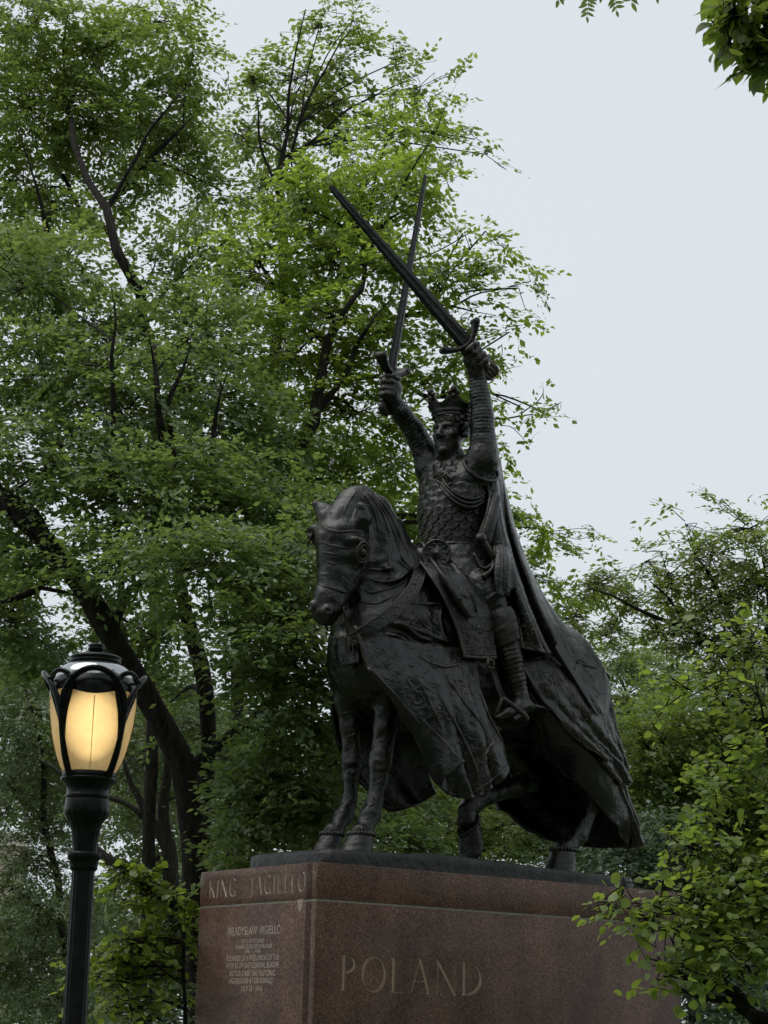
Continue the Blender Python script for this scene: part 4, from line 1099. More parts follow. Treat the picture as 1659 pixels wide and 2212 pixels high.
# cloak: from the shoulders over the saddle and the rump
def fold_k(S_, T_, G):
    w = wnoise(G, 2.5, 1); r = np.abs(np.sin(S_ * 3.14 * 9 + w * 1.1))
    return (.045 * (1 - r) ** 2 - .012) * np.clip(.35 + T_, 0, 1) + .008 * wnoise(G, 10, 7)
near = [LS((1050, 1035, .40), (1062, 1095, .44), (1058, 1165, .46), (1080, 1225, .52), (1103, 1289, .62), (1120, 1348, .69), (1127, 1400, .72)),
        LS((1066, 1018, .40), (1076, 1090, .46), (1088, 1165, .54), (1110, 1236, .64), (1130, 1296, .74), (1152, 1352, .78), (1180, 1413, .77)),
        LS((1076, 1008, .28), (1086, 1090, .30), (1102, 1175, .33), (1124, 1250, .37), (1144, 1310, .46), (1166, 1365, .55), (1186, 1412, .61)),
        LS((1078, 1000, .20), (1090, 1080, .29), (1108, 1160, .38), (1134, 1235, .49), (1166, 1315, .61), (1198, 1382, .68), (1228, 1445, .67)),
        LS((1074, 990, .05), (1084, 1060, .08), (1100, 1130, .10), (1126, 1213, .14), (1158, 1285, .20), (1195, 1345, .30), (1248, 1408, .42))]
mir = [[(p[0], -p[1], p[2]) for p in c] for c in near[:-1]][::-1]
loft('cloak', near + mir, 170, 90, .026, BRONZE_CLOTH, ST, fold_k, edge=.7)
# cloak front drawn from clasp under the raised arm
sash = [[surf(.45 + q * 1.15, 3.80 - .20 * math.sin(q * 2.6) - .03 * q + dz, .06 + .03 * math.sin(q * 3.1)) for q in np.linspace(0, 1, 7)] for dz in (.0, -.035, -.065, -.10)]
loft('cloak_sash', sash, 24, 40, .02, BRONZE, ST, lambda S_, T_, G: .016 * np.sin(S_ * 6.28 * 2.5 + 1))
loft('cloak_drop', [LS((1062, 1060, .47), (1050, 1110, .50), (1036, 1150, .49), (1030, 1175, .47)), LS((1070, 1065, .47), (1060, 1112, .53), (1046, 1155, .52), (1037, 1180, .49)), LS((1076, 1075, .45), (1068, 1120, .50), (1058, 1165, .50), (1050, 1190, .47))], 24, 30, .03, BRONZE, ST, lambda S_, T_, G: .02 * np.sin(S_ * 12))

# side-worn sword: pommel, grip, curved guard, and the scabbard behind
P = Pack(); pm = L(1039, 1163, .52)
P.add(*sphere_np(pm, .058, 16, 12))
g1 = L(1067, 1205, .56)
P.tube(path([pm, pm * .5 + g1 * .5, g1], 26), .036 + .004 * np.sin(np.arange(26) * 2.2), 10)
P.tube(path(LS((1022, 1195, .52), (1040, 1226, .56), (1060, 1222, .58), (1072, 1205, .58), (1092, 1186, .56)), 24), .020, 8)
P.tube(path(LS((1068, 1208, .57), (1062, 1232, .60), (1048, 1243, .60)), 12), [.02, .022, .024, .026, .026, .026, .027, .027, .028, .028, .030, .030], 8).add(*sphere_np(L(1047, 1244, .60), .036))
P.build('sword_hilt', BRONZE, ST)
sca, scb = L(1196, 1395, .74), L(1292, 1546, .70)
def blade(name, a, b, w0, w1, th, mat, parent, wide, tip=.08, n=16, fuller=True):
    a, b = np.array(a, float), np.array(b, float); ax = b - a; ln = np.linalg.norm(ax); ax /= ln
    wd = np.array(wide, float); wd -= ax * (wd @ ax); wd /= np.linalg.norm(wd); nn = np.cross(ax, wd)
    t = np.r_[np.linspace(0, 1 - tip, n), 1 - tip * .4, 1.0]; w = w0 + (w1 - w0) * t; w[-2] *= .72; w[-1] *= .08
    sec = np.array([(-1, 0), (-.45, .9), (-.16, .65), (.16, .65), (.45, .9), (1, 0), (.45, -.9), (.16, -.65), (-.16, -.65), (-.45, -.9)]) if fuller else np.array([(-1, -.6), (-1, .6), (-.7, 1), (.7, 1), (1, .6), (1, -.6), (.7, -1), (-.7, -1)])
    m = len(sec); V = []
    for q, x in zip(t, w): V.append(a + ax * ln * q + sec[:, :1] * wd * x / 2 + sec[:, 1:] * nn * th / 2 * (.35 + .65 * (1 - q) if q < 1 else .05))
    V = np.vstack(V); k = len(t); i, j = np.meshgrid(np.arange(k - 1), np.arange(m), indexing='ij'); i, j = i.ravel(), j.ravel(); k2 = (j + 1) % m
    return mesh_np(name, V, [np.stack([i * m + j, i * m + k2, (i + 1) * m + k2, (i + 1) * m + j], 1)], mat, parent, smooth=False)
blade('scabbard', sca, scb, .085, .055, .06, BRONZE_DARK, ST, (.3, .2, -1), tip=.05, fuller=False)
# pouch hanging at the hip
loft('hip_pouch', [LS((1066, 1178, .56), (1070, 1215, .66), (1070, 1255, .69), (1073, 1288, .69)), LS((1082, 1183, .58), (1088, 1220, .70), (1090, 1255, .72), (1092, 1282, .71)), LS((1098, 1190, .54), (1106, 1220, .66), (1111, 1245, .69), (1116, 1268, .68))], 16, 22, .05, BRONZE_CLOTH, ST, lambda S_, T_, G: .012 * np.sin(S_ * 14 + T_ * 4))

# the two raised swords
def sword(D, w0, wide, gwide, name):
    s = empty(name, (0, 0, 0)); s.parent = ST
    ax = D['t'] - D['g']; ax /= np.linalg.norm(ax)
    blade('blade', D['g'] - ax * .02, D['t'], w0, w0 * .42, .040, BRONZE_DARK, s, wide, tip=.03, n=20)
    gw = np.array(gwide, float); gw -= ax * (gw @ ax); gw /= np.linalg.norm(gw); nn = np.cross(ax, gw)
    xs = np.linspace(-1, 1, 25); C = np.stack([D['g'] + gw * .215 * x + ax * (.105 * x * x - .02) for x in xs])
    e = np.abs(xs) > .85; C[e] += (ax * .0)[None]
    bt = np.cross(np.gradient(C, axis=0), nn); bt /= np.linalg.norm(bt, axis=1)[:, None]
    wdt = .046 + .016 * np.abs(xs) ** 3; tk = .020 + .012 * np.abs(xs) ** 2
    sec = np.array([(-1, -.7), (-1, .7), (-.75, 1), (.75, 1), (1, .7), (1, -.7), (.75, -1), (-.75, -1)])
    V = (C[:, None] + sec[None, :, :1] * nn * wdt[:, None, None] + sec[None, :, 1:] * bt[:, None] * tk[:, None, None]).reshape(-1, 3)
    i, j = np.meshgrid(np.arange(24), np.arange(8), indexing='ij'); i, j = i.ravel(), j.ravel(); k = (j + 1) % 8
    P = Pack().add(V, np.stack([i * 8 + j, i * 8 + k, (i + 1) * 8 + k, (i + 1) * 8 + j], 1))
    for q in (0, -1): P.tube(np.stack([C[q] - nn * .062, C[q] + nn * .062]) + ax * .008, .034, 12)
    P.build('crossguard', BRONZE_DARK, s)
    Pack().tube(path([D['g'], D['p']], 26), .036 + .003 * np.sin(np.arange(26) * 2.1), 10).build('grip', BRONZE_DARK, s)
    P = Pack(); c = D['p'] - ax * .0
    for q in np.linspace(-1, 1, 4): P.tube(path([c + gw * .055 * q + ax * .02, c + gw * (.065 * q) - ax * .045, c + gw * .035 * q - ax * .10], 8), [.024, .026, .030, .030, .028, .024, .018, .009], 7)
    P.tube(path([c - gw * .09 + ax * .03, c - ax * .015, c + gw * .09 + ax * .03], 10), .020, 7)
    P.build('pommel', BRONZE_DARK, s)
    return s
sword(SL, .165, (.55, -.35, -.75), (-.55, .35, .75), 'raised_sword')
sword(SRd, .118, (1, .05, 0.1), (1, .35, -0.1), 'raised_sword')
# ------------------------------------------------------------------ raised seams, veins, folds and scrollwork laid on the cast surface
bpy.context.view_layer.update()
_o = CAM_POS - SO; VIEW_O = Vector((_o @ FU, _o @ LV, _o[2]))
PARTS_ = {o.name.split('.')[0]: o for o in ST.children if o.type == 'MESH'}
def touch(objs, px, py):
    """surface point of the statue on a sight line, with its normal"""
    d = ray(px, py); dv = Vector((d @ FU, d @ LV, d[2])); best = None
    for ob in objs:
        ok, p, n, _ = ob.ray_cast(VIEW_O, dv)
        if ok and (best is None or (p - VIEW_O).length < best[2]): best = (np.array(p), np.array(n), (p - VIEW_O).length)
    return best
def lay(P, objs, pts, r, n=None, sink=.35, smoothn=2):
    """add a half-sunk cord along image points to a pack"""
    C = catmull_len(np.array(pts, float), n or max(8, int(np.linalg.norm(np.diff(np.array(pts), axis=0), axis=1).sum() / 3)))
    Q = [touch(objs, *c[:2]) for c in C]; Q = [q for q in Q if q is not None]
    if len(Q) < 4: return
    S_ = np.array([q[0] + q[1] * r * (1 - 2 * sink) * (1 if q[1] @ (q[0] - np.array(VIEW_O)) < 0 else -1) for q in Q])
    brk = np.where(np.linalg.norm(np.diff(S_, axis=0), axis=1) > .12)[0]
    for seg_ in np.split(S_, brk + 1):
        if len(seg_) < 4: continue
        for _ in range(smoothn): seg_[1:-1] = seg_[1:-1] * .5 + (seg_[:-2] + seg_[2:]) * .25
        rr = r * np.clip(np.sin(np.linspace(.12, math.pi - .12, len(seg_))) * 1.8, .3, 1)
        P.tube(seg_, rr, 6)
def part_lines(name, parent, objs, lines, r, mat=BRONZE, kind=None, sink=.35):
    for ln in lines:
        P = Pack(); lay(P, objs, ln, r, sink=sink)
        if P.v:
            o = P.build(name, mat, parent)
            if kind: o['kind'] = kind
part_lines('head_seam', horse, [horse], [
    [(691, 1128), (701, 1137), (716, 1146), (736, 1149), (760, 1148), (786, 1153)], [(688, 1167), (705, 1174), (722, 1180), (740, 1183), (757, 1187)],
    [(697, 1192), (712, 1195), (735, 1199)], [(704, 1213), (726, 1219)], [(690, 1238), (705, 1243)], [(688, 1262), (702, 1267), (721, 1272), (745, 1279), (756, 1281)],
    [(795, 1134), (797, 1165), (793, 1200), (783, 1230), (768, 1258)]], .0095)
part_lines('hood_fold', horse, [horse], [
    [(774, 1056), (760, 1073), (748, 1092), (742, 1112)], [(788, 1058), (812, 1085), (831, 1120), (842, 1160)], [(800, 1064), (824, 1094), (843, 1130), (858, 1175), (866, 1200)], [(780, 1058), (798, 1085), (812, 1115), (818, 1150)],
    [(808, 1064), (838, 1104), (858, 1144), (874, 1184)], [(848, 1180), (840, 1212), (853, 1234)], [(822, 1206), (802, 1216)], [(865, 1200), (880, 1220), (895, 1231)]], .012, sink=.5)
part_lines('neck_fold', horse, [horse], [
    [(795, 1228), (822, 1231), (852, 1223)], [(790, 1248), (825, 1257), (862, 1250), (884, 1233)], [(786, 1276), (806, 1280), (850, 1268), (880, 1252)], [(780, 1300), (815, 1303), (848, 1286)],
    [(842, 1337), (880, 1352), (930, 1372), (980, 1390)], [(870, 1345), (905, 1374), (938, 1386)], [(880, 1303), (925, 1304), (962, 1303)], [(955, 1308), (950, 1340), (960, 1382)], [(900, 1325), (912, 1346), (935, 1365)], [(890, 1316), (896, 1330), (886, 1346)], [(925, 1318), (932, 1340), (950, 1352)]], .016, sink=.55)
part_lines('leg_vein', horse, [horse], [
    [(744, 1592), (758, 1590), (771, 1579)], [(757, 1672), (770, 1664), (776, 1655)], [(740, 1540), (760, 1538)], [(745, 1740), (758, 1734)], [(764, 1606), (768, 1620)],
    [(838, 1560), (826, 1574), (814, 1571)], [(816, 1601), (826, 1602), (838, 1594)], [(806, 1694), (818, 1689), (828, 1680)], [(797, 1742), (810, 1736)], [(822, 1540), (836, 1548)], [(804, 1716), (808, 1728)]], .008)
sk_ = PARTS_['near_front_skirt']
part_lines('skirt_fold', ST, [sk_], [
    [(962, 1455), (985, 1490), (1010, 1525), (1035, 1556), (1050, 1578)], [(940, 1480), (962, 1525), (990, 1575), (1012, 1620), (1030, 1665), (1038, 1705)], [(905, 1470), (930, 1520), (955, 1575)],
    [(1040, 1640), (1062, 1610), (1075, 1600)], [(925, 1430), (960, 1440), (1000, 1432)]], .020, BRONZE_CLOTH, sink=.6)
part_lines('skirt_hem', ST, [sk_], [[(806, 1442), (850, 1500), (890, 1552), (905, 1580)], [(1040, 1500), (1054, 1542), (1074, 1580), (1096, 1628)], [(1020, 1712), (1046, 1696), (1072, 1676), (1098, 1648)]], .010, BRONZE_CLOTH)
# scrollwork: small raised curls over the chased cloth
rs = np.random.RandomState(12)
def scrolls(parent, objs, poly, n, r, size):
    P = Pack(); poly = np.array(poly, float); lo, hi = poly.min(0), poly.max(0)
    def inside(p):
        x, y = p; c = False; j = len(poly) - 1
        for i in range(len(poly)):
            if (poly[i][1] > y) != (poly[j][1] > y) and x < (poly[j][0] - poly[i][0]) * (y - poly[i][1]) / (poly[j][1] - poly[i][1]) + poly[i][0]: c = not c
            j = i
        return c
    k = 0
    while k < n:
        p = lo + rs.rand(2) * (hi - lo)
        if not inside(p): continue
        k += 1; a = rs.uniform(0, 6.28); s = size * rs.uniform(.6, 1.3); t = np.linspace(-1, 1, 7)
        cv = np.stack([t * s, s * .55 * np.sin(t * rs.uniform(2.0, 3.6) + rs.uniform(-.5, .5))], 1)
        lay(P, objs, p + cv @ np.array([[math.cos(a), math.sin(a)], [-math.sin(a), math.cos(a)]]), r, 9, smoothn=1)
    if P.v: P.build('scrollwork', BRONZE_CLOTH, parent)['kind'] = 'stuff'
scrolls(ST, [sk_], [(800, 1400), (1000, 1420), (1030, 1520), (1095, 1630), (1040, 1700), (985, 1690), (900, 1560), (830, 1460)], 42, .0065, 10)
scrolls(ST, [PARTS_['caparison_overlay']], [(1150, 1450), (1225, 1430), (1290, 1450), (1315, 1540), (1330, 1620), (1290, 1590), (1200, 1520)], 18, .0065, 10)
scrolls(ST, [PARTS_['rump_band']], [(1212, 1402), (1290, 1428), (1296, 1446), (1215, 1424)], 16, .008, 7)
scrolls(ST, [PARTS_['cloak']], [(1112, 1345), (1150, 1345), (1172, 1405), (1128, 1395)], 10, .007, 8)
scrolls(ST, [PARTS_['breast_collar']], [(900, 1235), (880, 1285), (830, 1330), (785, 1362), (790, 1370), (845, 1335), (895, 1290), (908, 1245)], 18, .006, 6)
sf_ = [o for o in ST.children if o.name.startswith('saddle_flap')][0]; sc_ = [o for o in ST.children if o.name.startswith('saddle_cloth')][0]
scrolls(ST, [sf_], [(945, 1225), (960, 1225), (1015, 1300), (1012, 1325), (985, 1290)], 16, .006, 6)
scrolls(ST, [sc_], [(985, 1345), (1050, 1345), (1062, 1405), (1010, 1405)], 20, .006, 7)
# ================================================================== park lamp
LX, LY = -1.384, 9.8
def lz(py):
    """height on the lamp's axis seen at image height py"""
    lo, hi = 0.0, 8.0
    for _ in range(40):
        m = (lo + hi) / 2; q = np.array([LX, LY, m]) - CAM_POS
        y = FH / 2 - FOCAL * (q @ CY) / (q @ _f)
        if y > py: lo = m
        else: hi = m
    return lo
LS_ = (np.array([LX, LY, 3.3]) - CAM_POS) @ _f / FOCAL        # metres per unit at the lamp
LAMP = empty('park_lamp', (LX, LY, 0), 0.0, label='lit black cast iron park lamp with glowing amber globe on a fluted post', cat='street lamp')
def black_mat(name, rough, bump):
    m, n, l, b = new_mat(name)
    tc = n.new('ShaderNodeTexCoord'); q = N(n, 'ShaderNodeTexNoise', Scale=25.0, Detail=6.0); l.new(tc.outputs['Object'], q.inputs['Vector'])
    cr = ramp(n, (0.35, (0.004, 0.005, 0.005)), (0.7, (0.012, 0.013, 0.0125))); l.new(q.outputs['Fac'], cr.inputs['Fac']); l.new(cr.outputs[0], b.inputs['Base Color'])
    b.inputs['Roughness'].default_value = rough; b.inputs['Specular IOR Level'].default_value = .2 if rough > .1 else .8
    bp = N(n, 'ShaderNodeBump', Strength=0.4, Distance=bump); l.new(q.outputs['Fac'], bp.inputs['Height']); l.new(bp.outputs[0], b.inputs['Normal'])
    return m
IRON = black_mat('black_cast_iron', 0.34, .004)
GLOSS = black_mat('polished_dome', 0.05, .0004)
GLOSS.node_tree.nodes['Principled BSDF'].inputs['Metallic'].default_value = .9
for _e in [q for q in GLOSS.node_tree.nodes if q.type == 'VALTORGB'][0].color_ramp.elements: _e.color = (.42, .43, .44, 1)
FRAME = black_mat('black_frame_paint', 0.22, .002)
def lathe(name, prof, mat, sides=48, flute=None):
    P = [(r * LS_, lz(y)) for r, y in prof]
    V, F = lathe_np(P, sides)
    if flute:
        n, amp, y0, y1 = flute; a = np.arctan2(V[:, 1], V[:, 0]); z0, z1 = lz(y1), lz(y0)
        k = (V[:, 2] > z0) & (V[:, 2] < z1); s = 1 + amp * (np.abs(np.cos(a * n / 2)) - .6) * k
        V[:, 0] *= s; V[:, 1] *= s
    return mesh_np(name, V, F, mat, LAMP)
lathe('finial', [(.1, 1391), (14, 1391.5), (17, 1393), (18, 1396), (16.5, 1398.5), (18, 1401), (18, 1404), (16, 1406), (16, 1413), (17, 1416), (30, 1417)], IRON, 32)
lathe('cap_rim', [(20, 1416), (50, 1417.5), (56, 1421), (57, 1424), (54, 1426.5), (55, 1429), (56.5, 1432), (53, 1436), (50, 1437)], IRON)
t = np.linspace(0, 1, 16)
lathe('dome', [(51 + 33 * math.sin(q * 1.45) , 1435 + 30 * (1 - math.cos(q * 1.45)) + 8 * q) for q in t], GLOSS, 64)
# scalloped dark skirt under the dome
ns = 96; a = np.linspace(0, 2 * np.pi, ns, endpoint=False); th0 = math.atan2(-LY, -LX)      # one major petal faces the path
rows = []
for k in range(5):
    yb = 1467 + (33 + 12 * np.abs(np.cos(2 * (a - th0))) ** 2.0) * k / 4
    rr = np.interp(yb, [1467, 1480, 1492, 1520], [83, 91, 94, 93.5])
    rows.append(np.stack([rr * LS_ * np.cos(a), rr * LS_ * np.sin(a), [lz(y) for y in yb]], 1))
V = np.vstack(rows); i, j = np.meshgrid(np.arange(4), np.arange(ns), indexing='ij'); i, j = i.ravel(), j.ravel(); k = (j + 1) % ns
mesh_np('dome_skirt', V, np.stack([i * ns + j, i * ns + k, (i + 1) * ns + k, (i + 1) * ns + j], 1), FRAME, LAMP)
# globe
def globe_mat():
    m, n, l, b = new_mat('amber_diffuser'); n.remove(b); out = n['Material Output']
    tc = n.new('ShaderNodeTexCoord'); q = N(n, 'ShaderNodeTexNoise', Scale=9.0, Detail=5.0); l.new(tc.outputs['Object'], q.inputs['Vector'])
    cr = ramp(n, (0.3, (0.50, 0.44, 0.34)), (0.7, (0.72, 0.64, 0.50))); l.new(q.outputs['Fac'], cr.inputs['Fac'])
    d = N(n, 'ShaderNodeBsdfDiffuse'); tr = N(n, 'ShaderNodeBsdfTranslucent'); g = N(n, 'ShaderNodeBsdfGlossy'); g.inputs['Roughness'].default_value = .25
    l.new(cr.outputs[0], d.inputs['Color']); l.new(cr.outputs[0], tr.inputs['Color'])
    m1 = N(n, 'ShaderNodeMixShader'); m1.inputs[0].default_value = .62; l.new(d.outputs[0], m1.inputs[1]); l.new(tr.outputs[0], m1.inputs[2])
    tp = N(n, 'ShaderNodeBsdfTransparent'); tp.inputs['Color'].default_value = (1, .95, .86, 1)
    m3 = N(n, 'ShaderNodeMixShader'); m3.inputs[0].default_value = .36; l.new(m1.outputs[0], m3.inputs[1]); l.new(tp.outputs[0], m3.inputs[2])
    m2 = N(n, 'ShaderNodeMixShader'); m2.inputs[0].default_value = .05; l.new(m3.outputs[0], m2.inputs[1]); l.new(g.outputs[0], m2.inputs[2])
    l.new(m2.outputs[0], out.inputs['Surface'])
    return m
gp = catmull(np.array([(91, 1487), (92, 1510), (90, 1540), (86, 1570), (79, 1605), (69, 1640), (58, 1665), (52, 1676)], float), 30)
lathe('globe', [tuple(x) for x in gp], globe_mat(), 64)
DARK_LINE = plain_mat('globe_dark_line', (0.42, 0.31, 0.17), 0.6)  # thin strips added outside, standing for a dark line within the globe
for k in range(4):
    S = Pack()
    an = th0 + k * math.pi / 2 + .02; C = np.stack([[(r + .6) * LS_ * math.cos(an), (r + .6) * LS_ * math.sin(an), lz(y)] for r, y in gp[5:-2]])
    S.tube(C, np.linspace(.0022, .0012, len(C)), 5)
    S.build('globe_dark_line', DARK_LINE, LAMP)
# petal frames on a flaring surface
PY = [1690, 1680, 1640, 1600, 1560, 1530, 1500, 1480, 1459]; PR = [50, 55, 71, 82, 90, 95, 100, 103, 106]
def petal_pt(th, y, dr=0):
    r = (np.interp(-y, [-v for v in PY], PR) + dr) * LS_; return np.array([r * math.cos(th0 + th), r * math.sin(th0 + th), lz(y)])
maj = [(-41, 1688), (-43, 1640), (-45, 1600), (-45.5, 1565), (-44, 1535), (-38, 1507), (-27, 1482), (-14, 1465), (0, 1459)]
maj = maj + [(-a_, y) for a_, y in maj[-2::-1]]
mnr = [(0, 1600), (-3, 1575), (-8, 1545), (-15, 1512), (-18, 1490), (-13, 1470), (0, 1462)]
mnr = mnr + [(-a_, y) for a_, y in mnr[-2::-1]]
for k in range(4):
    C = catmull_len(np.array([petal_pt(R(a_ + 90 * k), y, 3) for a_, y in maj]), 56); ax = np.array([C[28][0], C[28][1], 0]); 
    rad = .0095 + .003 * np.sin(np.linspace(0, math.pi, 56))
    P = Pack().tube(C, rad, 8)
    C2 = catmull_len(np.array([petal_pt(R(a_ * .93 + 90 * k), y + 5 * (abs(a_) < 30), 4) for a_, y in maj]), 56); P.tube(C2, .006, 6)
    P.build('petal_frame', FRAME, LAMP)
    C = catmull_len(np.array([petal_pt(R(a_ + 45 + 90 * k), y, 0) for a_, y in mnr]), 44)
    Pack().tube(C, .0095, 8).tube(catmull_len(np.array([petal_pt(R(a_ * .8 + 45 + 90 * k), y + 4, 1) for a_, y in mnr]), 40), .005, 6).build('petal_frame', FRAME, LAMP)
    for s in (-1, 1):     # leaf-shaped web between the two arches
        cs = []
        for y, t0_, t1_ in ((1625, 44.0, 45.0), (1592, 43, 46.5), (1565, 40.5, 45), (1540, 38.5, 46), (1520, 35, 43), (1505, 33, 37), (1496, 30.5, 33)):
            cs.append([petal_pt(R(90 * k + s * (t0_ + (t1_ - t0_) * q)), y, 1 + 4 * math.sin(q * 3.14)) for q in (0, .35, .7, 1)])
        loft('petal_leaf', cs, 22, 8, .010, FRAME, LAMP)
    for s in (27, -27): Pack().add(*sphere_np(petal_pt(R(90 * k + s), 1478, 2), .016, 8, 6)).build('rivet', FRAME, LAMP)
lathe('globe_ring', [(44, 1668), (56, 1669), (57, 1681), (50, 1684)], IRON)
lathe('neck', [(40, 1678), (59, 1681), (60, 1685), (57, 1690), (49, 1697), (45.5, 1705), (45, 1716), (47, 1718), (47, 1724), (44.5, 1726), (46.5, 1729), (47, 1750), (46, 1760), (40, 1770), (34, 1778), (30, 1792), (27, 1820), (26, 1843)], IRON, 72, flute=(18, .06, 1752, 1840))
lathe('collar', [(25, 1840), (33.5, 1842), (34.5, 1846), (34, 1856), (30.5, 1859), (31, 1866), (29, 1872), (29.5, 1877), (25, 1882)], IRON, 96, flute=(40, .06, 1841, 1857))
zc = lz(1880); rp = 23.3 * LS_
prof = [(rp * 1.04, z) for z in np.linspace(zc, .95, 30)]
V, F = lathe_np([(r * (1 + .06 * (1 - i / 29)), z) for i, (r, z) in enumerate(prof[::-1])][::-1], 80)
a = np.arctan2(V[:, 1], V[:, 0]); s = 1 - .055 * np.abs(np.sin(a * 8)) ** .6; V[:, 0] *= s; V[:, 1] *= s
mesh_np('post', V, F, IRON, LAMP)
V, F = lathe_np([(.062, .97), (.085, .95), (.09, .90), (.075, .86), (.10, .70), (.15, .45), (.155, .35), (.19, .30), (.20, .12), (.22, .10), (.22, 0.0)], 48)
mesh_np('post_base', V, F, IRON, LAMP)
ld = bpy.data.lights.new('lamp_light', 'POINT'); ld.energy = .60; ld.color = (1.0, .78, .48); ld.shadow_soft_size = .05
lo_ = bpy.data.objects.new('lamp_light', ld); COL.objects.link(lo_); lo_.parent = LAMP; lo_.location = (0, 0, lz(1545))

def glow_mat():
    m, n, l, b = new_mat('glow_layer'); n.remove(b)
    e = N(n, 'ShaderNodeEmission'); e.inputs['Color'].default_value = (1.0, .70, .30, 1); e.inputs['Strength'].default_value = 3.8
    t_ = N(n, 'ShaderNodeBsdfTransparent'); mx = N(n, 'ShaderNodeMixShader'); mx.inputs[0].default_value = .06
    l.new(t_.outputs[0], mx.inputs[1]); l.new(e.outputs[0], mx.inputs[2]); l.new(mx.outputs[0], n['Material Output'].inputs['Surface'])
    return m
GLOW = glow_mat()
for k in range(10):          # nested see-through shells added so the glow swells towards the middle
    f = (k + 1) / 10; tt = np.linspace(.03, math.pi - .03, 18)
    V, F = lathe_np([(64 * LS_ * f * math.sin(q) * (1 + .12 * math.cos(q)), lz(1566 - 80 * (.5 + .5 * f) * math.cos(q))) for q in tt], 28)
    mesh_np('glow_shell', V, F, GLOW, LAMP)
# ================================================================== trees and shrubs
def leaf_mat(name, c0, c1, trans, gloss=0.5, tcol=None, rough=.38):
    m, n, l, b = new_mat(name); out = n['Material Output']
    ge = n.new('ShaderNodeNewGeometry'); tc = n.new('ShaderNodeTexCoord')
    q = N(n, 'ShaderNodeTexNoise', Scale=0.9, Detail=3.0); l.new(tc.outputs['Object'], q.inputs['Vector'])
    ad = N(n, 'ShaderNodeMath', operation='MULTIPLY_ADD'); ad.inputs[1].default_value = .55; l.new(ge.outputs['Random Per Island'], ad.inputs[0])
    sb = N(n, 'ShaderNodeMath', operation='MULTIPLY'); sb.inputs[1].default_value = .55; l.new(q.outputs['Fac'], sb.inputs[0]); l.new(sb.outputs[0], ad.inputs[2])
    cr = ramp(n, (0.12, c0), (0.62, c1), (0.95, tuple(min(1, x * 1.25) for x in c1))); l.new(ad.outputs[0], cr.inputs['Fac'])
    l.new(cr.outputs[0], b.inputs['Base Color']); b.inputs['Roughness'].default_value = rough; b.inputs['Specular IOR Level'].default_value = gloss
    tr = N(n, 'ShaderNodeBsdfTranslucent')
    tm = N(n, 'ShaderNodeMixRGB', blend_type='MULTIPLY'); tm.inputs[0].default_value = 1.0; tm.inputs[2].default_value = (*(tcol or (1.75, 1.8, .80)), 1)
    l.new(cr.outputs[0], tm.inputs[1]); l.new(tm.outputs[0], tr.inputs['Color'])
    mx = N(n, 'ShaderNodeMixShader'); mx.inputs[0].default_value = trans
    l.new(b.outputs[0], mx.inputs[1]); l.new(tr.outputs[0], mx.inputs[2]); l.new(mx.outputs[0], out.inputs['Surface'])
    return m
def bark_mat(name, c0, c1):
    m, n, l, b = new_mat(name); tc = n.new('ShaderNodeTexCoord')
    mp = N(n, 'ShaderNodeMapping'); mp.inputs['Scale'].default_value = (9, 9, 1.6); l.new(tc.outputs['Object'], mp.inputs['Vector'])
    q = N(n, 'ShaderNodeTexNoise', Scale=2.2, Detail=9.0, Roughness=.7, Distortion=.6); l.new(mp.outputs[0], q.inputs['Vector'])
    cr = ramp(n, (0.35, c0), (0.68, c1)); l.new(q.outputs['Fac'], cr.inputs['Fac']); l.new(cr.outputs[0], b.inputs['Base Color'])
    b.inputs['Roughness'].default_value = .9; b.inputs['Specular IOR Level'].default_value = .2
    bp = N(n, 'ShaderNodeBump', Strength=1.0, Distance=.04); l.new(q.outputs['Fac'], bp.inputs['Height']); l.new(bp.outputs[0], b.inputs['Normal'])
    return m
LEAF_A = leaf_mat('leaf_dark_green', (0.085, 0.125, 0.06), (0.17, 0.225, 0.105), 0.44)
LEAF_C = leaf_mat('leaf_fresh_green', (0.11, 0.16, 0.045), (0.205, 0.265, 0.075), 0.60)
LEAF_D = leaf_mat('leaf_high_crown', (0.11, 0.155, 0.065), (0.205, 0.255, 0.105), 0.55)
LEAF_F = leaf_mat('leaf_grey_green', (0.075, 0.108, 0.052), (0.140, 0.180, 0.088), .30)
LEAF_G = leaf_mat('leaf_lime', (0.085, 0.125, 0.026), (0.16, 0.21, 0.045), 0.58)
LEAF_H = leaf_mat('leaf_blue_green', (0.08, 0.12, 0.085), (0.135, 0.185, 0.13), .28)
LEAF_I = leaf_mat('leaf_shrub', (0.105, 0.145, 0.05), (0.2, 0.25, 0.09), 0.45)
LEAF_J = leaf_mat('leaf_maple', (0.09, 0.125, 0.05), (0.19, 0.235, 0.085), 0.48)
LEAF_M = leaf_mat('leaf_round', (0.095, 0.145, 0.045), (0.2, 0.255, 0.078), 0.50, gloss=.4, rough=.36)
LEAF_N = leaf_mat('leaf_linden', (0.085, 0.13, 0.042), (0.16, 0.205, 0.065), 0.50, gloss=.35)
BARK = bark_mat('bark_dark', (.006, .005, .005), (.050, .043, .036))
BARK_P = bark_mat('bark_grey', (.035, .031, .027), (.085, .077, .068))

